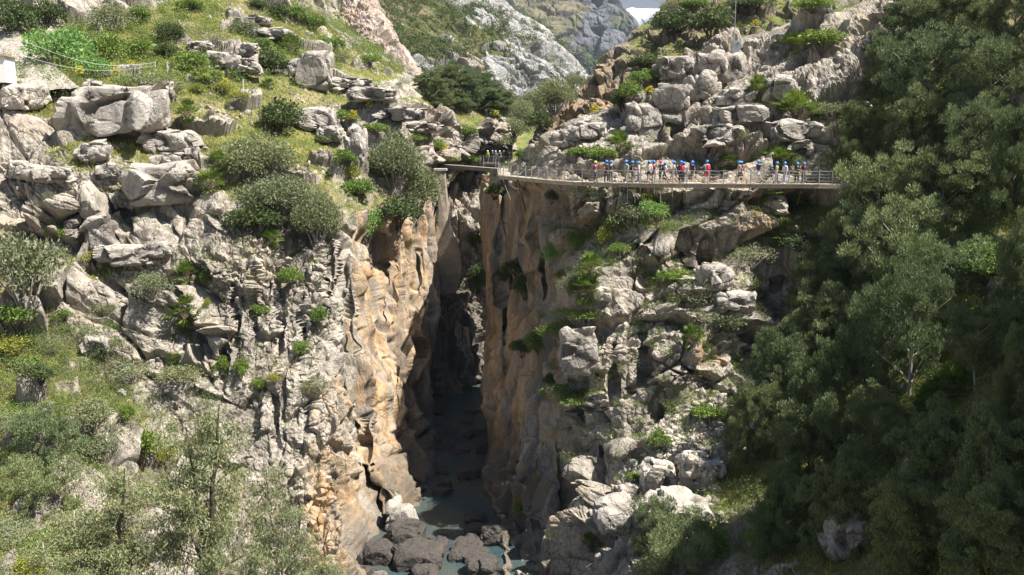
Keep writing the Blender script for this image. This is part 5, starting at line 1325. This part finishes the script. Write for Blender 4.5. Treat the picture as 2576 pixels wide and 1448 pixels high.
brp('end_frame', [boxvf(q + bd * .1, q + bd * .1 + (0, 0, 1.0), .06, .06, (0, 1, 0)), boxvf(q - bd * 1.0, q - bd * 1.0 + (0, 0, 1.0), .06, .06, (0, 1, 0)), boxvf(q - bd * 1.05 + (0, 0, 1.0), q + bd * .15 + (0, 0, 1.0), .06, .06)], M_STEEL)
q = b0 + (b1 - b0) * .93
brp('support_leg', [boxvf(q - (0, 0, .4), q - (0, 0, 2.4), .12, .12, (0, 1, 0)), boxvf(q - bd * .6 - (0, 0, .4), q - bd * .6 - (0, 0, 2.4), .12, .12, (0, 1, 0)), boxvf(q - bd * .6 - (0, 0, .5), q - (0, 0, 1.6), .05, .05)], M_BEAM)
q = gx(1262, 88); w2 = gx(1345, 84, 24)
o = objvf('guy_cable', [tube([q + (0, -1, -.1), (q + w2) / 2, gx(1280, 86, 23)], [.02, .02, .02], 4)], M_STEEL); tag(o, 'slack cable hanging from the walkway corner down the orange wall', 'cable')
o = objvf('brace_beam', [boxvf(gx(1302, 81.5, 32.2), gx(1325, 83, 28.6), .16, .16)], M_RUST); tag(o, 'dark diagonal beam propping the start of the walkway', 'beam')

# old masonry pillar at the left end of the bridge
def brickmat():
    t = NT('old_masonry'); c = t.coord(); b = t.new('ShaderNodeTexBrick'); t.l(t.mapping(c, (1, 1, 1), (math.radians(90), 0, 0)), b.inputs['Vector'])
    b.inputs['Scale'].default_value = 2.2; b.inputs['Color1'].default_value = (.36, .30, .23, 1); b.inputs['Color2'].default_value = (.25, .20, .15, 1); b.inputs['Mortar'].default_value = (.14, .12, .10, 1)
    t.setin(t.b.inputs['Base Color'], t.mix(t.ramp(t.noise(1.5, 5, .6, c), .35, .7), b.outputs['Color'], (.40, .35, .28))); t.b.inputs['Roughness'].default_value = .95
    t.bump(b.outputs['Fac'], .6, .04); return t.m
M_BRICK = brickmat()
pl = []; prof = [(32.0, .55, .7), (30, .55, .75), (27, .6, .9), (25, .75, 1.1), (23.5, 1.25, 1.3), (21.5, 1.7, 1.5), (19, 1.6, 1.5), (16.5, .8, 1.0)]
vs = []; cx = gx(1108, 111.5)
for z, hw, hd in prof:
    sh = (32 - z) * .06
    for a, b in ((-1, -1), (0, -1.04), (1, -1), (1.03, 0), (1, 1), (0, 1.04), (-1, 1), (-1.03, 0)): vs.append((cx[0] + sh + a * hw, cx[1] + b * hd, z))
vs = np.array(vs) + np.random.default_rng(4).normal(size=(len(vs), 3)) * .04; ii = np.arange(len(vs)).reshape(-1, 8); jj = np.roll(ii, -1, 1)
pf = np.stack([ii[:-1], jj[:-1], jj[1:], ii[1:]], -1).reshape(-1, 4); pf = np.concatenate([pf, [[0, 1, 2, 3], [0, 3, 4, 7], [4, 5, 6, 7]]])
me = fastmesh('stone_pillar', vs, pf, mats=[M_BRICK]); o = addobj('stone_pillar', me); tag(o, 'old masonry pillar widening downwards under the left end of the footbridge', 'pillar')
capm = objvf('cap', [boxvf(cx + (-.8, 0, -.35), cx + (.8, 0, -.35), 1.7, .25)], M_CONC, o)

# ------------------------------------------------------------------ small built things
# sprayed concrete embankment at the upper left
def asurf(x, y, d=-1.6):
    p, n, _ = pick(x, y); return p
Em = []
for y in (30, 55, 90, 130, 170, 207, 225):
    xr = 10 + (y - 50) * 1.12; Yb = float(np.interp(y, [0, 80, 160, 212, 290], [119, 110.5, 101.5, 92.5, 87]))
    Em.append([(x, y + (0 if x < xr - 60 else 0), Yb - 2.2) for x in (-330, -230, -140, min(-60, xr - 90), xr - 60, xr - 8)] + [(xr, y + 3, Yb - 1.6), (xr + 4, y + 6, Yb + 2.5)])
def disp_Em(P, N, x, y, gm): return 0.35 * fbm(P * .35, 4, 401) + .12 * ridged(P * np.array([1.2, 1.2, .3], f4), 3, 402), gm * 0
M_SHOT = terrain_mat('sprayed_concrete', grey=(0.33, 0.30, 0.26), grey2=(0.27, 0.24, 0.20), streak=0.25, bstr=.25)
ob_em, *_r = sheet('embankment', Em, 3.0, disp_Em, M_SHOT, grass=[(60, 70, 12, 30, .8)])
# white hut
p = P3(8, 207, 86.5); root = addobj('hut', None, None, p, (0, 0, .15)); tag(root, 'small white hut with a flat red roof at the left edge', 'hut')
objvf('wall', [boxvf((-2.6, 0, 1.1), (.75, 0, 1.1), 2.4, 2.4)], simple('white_render', (.78, .76, .72), .8, var=.06), root)
objvf('roof', [boxvf((-2.8, 0, 2.36), (.95, 0, 2.36), 2.8, .12)], simple('clay_tiles', (.42, .25, .16), .8, var=.2), root)
objvf('door', [boxvf((-.5, -1.21, .95), (-.1, -1.21, .95), .05, 1.9)], simple('grey_door', (.35, .34, .32), .7), root)
for (x, y, h, w, lb) in ((392, 178, 24, .16, 'taller concrete fence post carrying the wires on the slope'), (421, 186, 16, .22, 'shorter concrete fence post right of the taller one'), (611, 240, 38, .07, 'thin white pole on the slope above the big boulder')):
    p, n, d = pick(x, y); hh = h * d / F
    o = objvf('post', [boxvf((0, 0, -.3), (0, 0, hh), w, w, (0, 1, 0)), boxvf((0, 0, hh), (0, 0, hh + .05), w * 1.25, w * 1.25, (0, 1, 0))], M_CONC if w > .1 else simple('white_paint', (.8, .8, .78), .5)); o.location = p; tag(o, lb, 'post')
pp = Vector(P3(392, 158, 91)); 
for k, (x, y, Y, lb) in enumerate(((70, 108, 84, 'upper wire sagging from the embankment to the fence post'), (30, 132, 84, 'lower wire sagging from the embankment to the fence post'))):
    a = np.array(P3(x, y, Y)); b = np.array(pp) - (0, 0, .3 * k); pts = [a + (b - a) * s - (0, 0, 1.0 * math.sin(math.pi * s)) for s in np.linspace(0, 1, 14)]
    o = objvf('wire', [tube(pts, [.014] * 14, 4)], M_STEEL); tag(o, lb, 'wire')
# metal box and thin mast on the ridge of the massif
p, n, d = pick(1848, 132); w = 20 * d / F
root = addobj('metal_box', None, None, p, (.0, .12, -.2)); tag(root, 'pale grey metal cabinet standing on the massif beside the thin mast', 'cabinet')
objvf('cabinet', [boxvf((0, 0, .0), (0, 0, 30 * d / F), w, w * .7, (0, 1, 0))], simple('pale_grey_paint', (.50, .53, .55), .4), root)
objvf('door', [boxvf((0, -w * .36, .1), (0, -w * .36, 28 * d / F), w * .85, .03, (0, 1, 0))], simple('grey_paint', (.44, .47, .50), .4), root)
objvf('hatch', [boxvf((w * .15, -w * .39, .8), (w * .15, -w * .39, 1.0), .16, .02, (0, 1, 0))], M_BEAM, root)
pm = np.array(p); top = np.array(P3(1857, -60, p.y)); o = objvf('mast', [tube([pm + (0.0, .5, 0), top + (0, .5, 0)], [.045, .03], 6), boxvf(pm + (-.2, .5, 0), pm + (.2, .5, 0), .4, .1)], M_STEEL); tag(o, 'thin metal mast rising out of the top of the frame', 'mast')
a = np.array(pick(2128, 66)[0]); b = np.array(pick(2188, 46)[0]); o = objvf('retaining_wall', [boxvf(a + (0, 0, .1), b + (0, 0, .1), .5, .9), boxvf(a + (0, 0, .58), b + (0, 0, .58), .6, .08)], M_CONC); tag(o, 'low concrete wall at the top right between rocks and pines', 'wall')
# ------------------------------------------------------------------ people
def skin(name, joints, edges, rad, mat, parent, sub=1, root=0):
    me = bpy.data.meshes.new(name); names = list(joints); idx = {n: i for i, n in enumerate(names)}
    used = [n for n in names if any(n in e for e in edges)]; idx = {n: i for i, n in enumerate(used)}
    me.from_pydata([joints[n] for n in used], [(idx[a], idx[b]) for a, b in edges], []); me.update()
    o = bpy.data.objects.new(name, me); COL.objects.link(o)
    o.modifiers.new('s', 'SKIN')
    sv = me.skin_vertices[0].data if me.skin_vertices else None
    if sv is None:
        import bmesh
        bm = bmesh.new(); bm.from_mesh(me); bm.verts.layers.skin.verify(); bm.to_mesh(me); bm.free(); sv = me.skin_vertices[0].data
    for n in used:
        r = rad[n]; sv[idx[n]].radius = r if isinstance(r, tuple) else (r, r)
        sv[idx[n]].use_root = (idx[n] == root)
    m2 = o.modifiers.new('u', 'SUBSURF'); m2.levels = sub; m2.render_levels = sub
    dg = bpy.context.evaluated_depsgraph_get(); nm = bpy.data.meshes.new_from_object(o.evaluated_get(dg)); nm.name = name
    bpy.data.objects.remove(o); bpy.data.meshes.remove(me)
    nm.materials.clear(); nm.materials.append(mat)
    nm.polygons.foreach_set('use_smooth', np.ones(len(nm.polygons), bool))
    return addobj(name, nm, parent)
_pm = {}
def cloth(c, rough=.85):
    k = tuple(c)
    if k not in _pm: _pm[k] = simple('cloth', c, rough, var=.1, scale=9)
    return _pm[k]
SKINS = [simple('skin', c, .6, var=.05) for c in ((.58, .36, .26), (.48, .29, .20), (.64, .42, .31))]
HAIR = [simple('hair', c, .7, var=.2) for c in ((.05, .03, .02), (.14, .08, .04), (.30, .21, .11))]
def person(pos, face, h, pose, top, bottom, legs, helmet, label, group, pack=None, sleeves=False, hairlong=False, seed=0, shoes=(.75, .74, .72)):
    """legs: 'long', 'short', 'skirt'"""
    rs = random.Random(seed); root = addobj('person', None, None, pos, (0, 0, face), (h / 1.75,) * 3); tag(root, label, 'person', group)
    st = {'walk': .26, 'stand': .05}.get(pose if pose in ('walk',) else 'stand')
    lean = .04 if pose == 'walk' else 0
    J = {}
    J['pelvis'] = (0, 0, .95); J['waist'] = (0, -.01 - lean * .5, 1.10); J['chest'] = (0, -.015 - lean, 1.28); J['upch'] = (0, -lean, 1.40)
    J['neck'] = (0, -.01 - lean, 1.49); J['head0'] = (0, -.02 - lean, 1.55); J['head1'] = (0, -.015 - lean, 1.64); J['head2'] = (0, -.01 - lean, 1.71); J['nose'] = (0, -.135 - lean, 1.62)
    for s, n in ((1, 'l'), (-1, 'r')):
        f = st * s
        J['hip' + n] = (.095 * s, 0, .88); J['knee' + n] = (.10 * s, -f * .9 - .02, .50); J['ankle' + n] = (.10 * s, -f * 1.3 + (.18 if f < 0 else 0) * (pose == 'walk'), .10 + (.05 if f < -.1 else 0))
        J['heel' + n] = (J['ankle' + n][0], J['ankle' + n][1] + .03, .045); J['toe' + n] = (.12 * s, J['ankle' + n][1] - .17, .035)
        J['sh' + n] = (.18 * s, .0 - lean, 1.42)
        el, ha = (.235 * s, .03 + f * .5, 1.14), (.25 * s, -.06 + f * .9, .90)
        if pose == 'crossed': el, ha = (.25 * s, -.08, 1.15), (-.06 * s, -.25, 1.20)
        if pose == 'photo': el, ha = (.27 * s, -.18, 1.24), (.07 * s, -.26, 1.56)
        if pose == 'point' and s > 0: el, ha = (.27 * s, -.20, 1.20), (.22 * s, -.46, 1.18)
        if pose == 'hips': el, ha = (.36 * s, .06, 1.18), (.19 * s, -.06, 1.02)
        J['el' + n] = el; J['ha' + n] = ha
        d = Vector(ha) - Vector(el); d.normalize(); side = Vector((0, -1, 0)) if abs(d.y) < .8 else Vector((0, 0, 1)); side = (side - d * side.dot(d)).normalized()
        hc = Vector(ha) + d * .05; J['palm' + n] = tuple(hc)
        for k, (o_, ln) in enumerate(((-.030, .060), (-.010, .075), (.010, .070), (.030, .052))):
            b = hc + d * .045 + side * o_; J['f%d%s' % (k, n)] = tuple(b); J['g%d%s' % (k, n)] = tuple(b + d * ln + Vector((-.012 * s, -.012, 0)))
        J['th' + n] = tuple(hc + side * .045 + d * .02); J['ti' + n] = tuple(hc + side * .07 + d * .055)
    R = {'pelvis': (.155, .11), 'waist': (.135, .095), 'chest': (.155, .11), 'upch': (.14, .09), 'neck': .055, 'head0': (.07, .08), 'head1': (.082, .10), 'head2': (.06, .075), 'nose': .016}
    E = [('pelvis', 'waist'), ('waist', 'chest'), ('chest', 'upch'), ('upch', 'neck'), ('neck', 'head0'), ('head0', 'head1'), ('head1', 'head2'), ('head1', 'nose')]
    for n in 'lr':
        R.update({'hip' + n: .088, 'knee' + n: .056, 'ankle' + n: .037, 'heel' + n: .036, 'toe' + n: .026, 'sh' + n: .052, 'el' + n: .036, 'ha' + n: .024, 'palm' + n: (.036, .018), 'th' + n: .012, 'ti' + n: .009})
        E += [('pelvis', 'hip' + n), ('hip' + n, 'knee' + n), ('knee' + n, 'ankle' + n), ('ankle' + n, 'heel' + n), ('heel' + n, 'toe' + n), ('upch', 'sh' + n), ('sh' + n, 'el' + n), ('el' + n, 'ha' + n), ('ha' + n, 'palm' + n), ('palm' + n, 'th' + n), ('th' + n, 'ti' + n)]
        for k in range(4):
            R['f%d%s' % (k, n)] = .0095; R['g%d%s' % (k, n)] = .008; E += [('palm' + n, 'f%d%s' % (k, n)), ('f%d%s' % (k, n), 'g%d%s' % (k, n))]
    far = pos[1] > 100
    skin('body', J, E, R, SKINS[seed % 3], root)
    # shirt
    g = .018; Rs = {k: ((v[0] + g, v[1] + g) if isinstance(v, tuple) else v + g) for k, v in R.items()}
    J2 = dict(J); Es = [('pelvis', 'waist'), ('waist', 'chest'), ('chest', 'upch')]; Rs['pelvis'] = (.165, .125)
    J2['coll'] = (0, -.01 - lean, 1.462); Rs['coll'] = .07; Es.append(('upch', 'coll'))
    for n in 'lr':
        a, b = Vector(J['sh' + n]), Vector(J['el' + n]); J2['sl' + n] = tuple(a + (b - a) * .6); Rs['sl' + n] = .058
        if sleeves: Es += [('upch', 'sh' + n), ('sh' + n, 'el' + n), ('el' + n, 'cu' + n)]; J2['cu' + n] = tuple(Vector(J['el' + n]) * .1 + Vector(J['ha' + n]) * .9); Rs['cu' + n] = .038
        else: Es += [('upch', 'sh' + n), ('sh' + n, 'sl' + n)]
    skin('shirt', J2, Es, Rs, cloth(top), root)
    Et = [('pelvis', 'wl')]; J2['wl'] = (0, 0, 1.03); Rs['wl'] = (.150, .108); Rs['pelvis'] = (.175, .132)
    if legs == 'skirt':
        J2['hem'] = (0, -.01, .52); Rs['hem'] = (.20, .16); Et.append(('pelvis', 'hem'))
    else:
        for n in 'lr':
            Et += [('pelvis', 'hip' + n)]
            if legs == 'long': Rs['knee' + n] = .082; Rs['ankle' + n] = .068; Et += [('hip' + n, 'knee' + n), ('knee' + n, 'ankle' + n)]
            else: a, b = Vector(J['hip' + n]), Vector(J['knee' + n]); J2['hem' + n] = tuple(a + (b - a) * .82); Rs['hem' + n] = .095; Et += [('hip' + n, 'hem' + n)]
    skin('skirt' if legs == 'skirt' else ('trousers' if legs == 'long' else 'shorts'), J2, Et, Rs, cloth(bottom), root)
    for n in 'lr': skin('shoe', {k + n: J[k + n] for k in ('heel', 'toe')}, [('heel' + n, 'toe' + n)], {'heel' + n: (.052, .05), 'toe' + n: (.045, .038)}, cloth(shoes), root)
    # hair and helmet
    hy = -.01 - lean
    v, f = ICO4 if False else ico(3); vv = v * (.098, .112, .12) + (0, hy + .01, 1.635); keep = (vv[:, 1] > hy - .035) | (vv[:, 2] > 1.69)
    fk = f[keep[f].all(1)]; hr = fastmesh('hair', vv if not hairlong else np.where((vv[:, 2:3] < 1.62) & (vv[:, 1:2] > hy), vv + (0, .02, -.14), vv), fk, True, mats=[HAIR[seed % 3]]); addobj('hair', hr, root)
    vv = v * (.128, .150, .125) + (0, hy, 1.685); k = v[:, 2] > -.12; fk = f[k[f].all(1)]
    vv[v[:, 2] < .0] += (0, 0, 0); hm = fastmesh('helmet', vv, fk, True, mats=[cloth(helmet, .35)]); ho = addobj('helmet', hm, root)
    ang = np.linspace(0, 2 * np.pi, 17); ring = np.stack([.132 * np.cos(ang), hy + .156 * np.sin(ang) - .012 * (np.sin(ang) < -.3), 1.675 + 0 * ang], 1); rv, rf = tube(ring, [.012] * 17, 4); addobj('rim', fastmesh('rim', rv, rf, True, mats=[cloth(helmet, .35)]), ho)
    if pack:
        v2, f2 = ico(3); q = np.sign(v2) * np.abs(v2) ** .6 * (.15, .10, .22) + (0, .20 - lean, 1.24); po = addobj('backpack', fastmesh('backpack', q, f2, True, mats=[cloth(pack)]), root)
        for s in (-1, 1):
            sv, sf = tube([(.10 * s, .12, 1.40), (.11 * s, 0, 1.50), (.11 * s, -.13, 1.36), (.12 * s, -.13, 1.2), (.12 * s, .06, 1.08)], [.016] * 5, 4); addobj('strap', fastmesh('strap', sv, sf, True, mats=[cloth(pack)]), po)
    return root
BL = (.03, .24, .72); BK = (.03, .03, .035); NV = (.04, .05, .10); WH = (.78, .76, .74); GR = (.28, .28, .28)
G1 = 'people in helmets on the walkway'; L, Rr = math.radians(-90), math.radians(90)   # faces -x / +x
P_ = [ # x, face deg (0 = towards camera, 90 = to the right), height, pose, top, bottom, legs, helmet, label, pack, sleeves
 (1497, 60, 1.66, 'photo', (.45, .08, .10), NV, 'long', (.55, .75, .10), 'person in a lime green helmet, red top and grey backpack', (.30, .32, .36), True),
 (1527, 30, 1.74, 'crossed', BK, (.07, .07, .08), 'long', BL, 'person in black with folded arms, left of a pair', None, False),
 (1537, 200, 1.72, 'hips', (.04, .05, .08), (.08, .085, .10), 'long', BL, 'person in a dark jacket with hands on the hips, right of a pair', None, True),
 (1576, -60, 1.76, 'stand', (.36, .42, .38), (.42, .34, .24), 'long', BL, 'person in a grey green jacket and beige trousers', None, True),
 (1593, 90, 1.68, 'point', BK, (.03, .16, .34), 'short', BL, 'person in a black top and bright blue shorts reaching out a hand', (.06, .06, .07), False),
 (1607, -80, 1.66, 'crossed', (.75, .62, .64), (.16, .22, .32), 'long', BL, 'person in a pale pink top and blue jeans', None, True),
 (1635, 170, 1.74, 'stand', WH, BK, 'short', BL, 'person in a loose white shirt and black shorts seen from behind', None, True),
 (1648, 190, 1.74, 'hips', (.30, .06, .10), (.25, .20, .17), 'short', BL, 'person in a maroon shirt', None, False),
 (1662, -70, 1.76, 'crossed', BK, (.10, .12, .14), 'long', (.70, .05, .06), 'person in a red helmet and black top', (.10, .16, .25), False),
 (1671, 100, 1.62, 'walk', (.72, .76, .84), BK, 'short', BL, 'person in a white t-shirt with a black backpack beside the red helmet', BK, False),
 (1699, -100, 1.70, 'walk', (.80, .66, .64), (.30, .30, .31), 'short', BL, 'person in a pale top and grey shorts with a black backpack', BK, False),
 (1715, 180, 1.72, 'stand', NV, (.06, .07, .09), 'long', BL, 'person in navy and dark trousers seen from behind', None, True),
 (1722, 120, 1.64, 'stand', (.70, .70, .76), (.10, .12, .16), 'long', BL, 'person carrying a red backpack', (.70, .04, .08), False),
 (1745, -60, 1.72, 'stand', (.05, .05, .14), (.06, .075, .10), 'skirt', BL, 'person in a sleeveless navy top and long dark skirt', None, False),
 (1780, 200, 1.78, 'point', (.80, .78, .74), (.70, .04, .07), 'short', BL, 'person in a white top, red shorts and a red bag, arm held out', (.70, .05, .10), False),
 (1861, -90, 1.72, 'walk', (.55, .40, .33), (.10, .10, .10), 'short', BL, 'person half hidden behind a walker with a brown backpack', None, False),
 (1867, -90, 1.70, 'walk', (.05, .04, .05), (.05, .05, .05), 'short', BL, 'person walking left in a black vest with a brown backpack', (.20, .12, .10), False),
 (1912, -70, 1.78, 'walk', (.05, .07, .16), (.46, .48, .50), 'short', BL, 'person walking in a navy shirt and light grey shorts', None, False),
 (1945, -50, 1.38, 'walk', (.05, .07, .14), (.06, .07, .12), 'short', BL, 'child in navy shorts and t-shirt', None, False),
 (1957, 60, 1.66, 'stand', (.62, .44, .28), (.28, .38, .50), 'long', BL, 'person in a beige top and light jeans', None, False),
 (1976, -60, 1.66, 'stand', (.78, .74, .84), (.45, .55, .72), 'long', BL, 'person in a long white shirt and pale blue trousers', None, True),
 (2007, 10, 1.62, 'crossed', (.02, .02, .02), (.02, .02, .02), 'long', (.03, .32, .75), 'person all in black with folded arms', None, True),
 (2027, -10, 1.62, 'photo', (.20, .04, .09), (.10, .07, .08), 'long', BL, 'person in a maroon top holding something up to the face', None, True),
]
fr = resample(FR, .1); frx, _, _ = project(fr)
for k, (x, fc, h, pose, top, bot, lg, hel, lb, pack, slv) in enumerate(P_):
    p = fr[int(np.argmin(np.abs(frx - x)))]
    person((p[0], p[1] + .38 + .3 * ((k * 5) % 3) / 3, DZ + .022), math.radians(fc), h, pose, top, bot, lg, hel, lb, G1, pack, slv, seed=k)
Q_ = [(1213, 'pale', WH, (.5, .5, .5), WH, None, 20), (1227, 'yellow jacket', (.72, .66, .04), (.14, .15, .17), WH, None, 150), (1239, 'dark jacket and blue helmet', BK, (.16, .16, .18), (.25, .55, .80), BK, 190), (1247, 'grey jacket, small between two others', (.30, .30, .36), (.30, .26, .24), (.6, .6, .62), None, 160),
      (1257, 'white shirt with a black backpack', WH, (.30, .30, .33), WH, BK, 180), (1267, 'black top over orange', (.10, .05, .04), BK, (.3, .3, .3), None, 10), (1279, 'black coat', BK, BK, (.12, .11, .10), None, 200), (1286, 'dark purple top', (.16, .05, .10), BK, BK, None, 30), (1304, 'grey blue jacket at the right end of the group', (.22, .25, .34), NV, (.2, .2, .22), None, 90)]
for k, (x, lb, top, bot, hel, pack, fc) in enumerate(Q_):
    if k == 0: continue
    Y = float(np.interp(x, [1206, 1318], [127, 122.5])) + .8; p = gx(x, Y)
    person((p[0], p[1], DZ + .022), math.radians(fc), 1.70 + .02 * (k % 3), 'stand' if k % 2 else 'crossed', top, bot, 'long', hel, 'person behind the footbridge, ' + lb, 'waiting group behind the footbridge', pack, True, seed=40 + k)
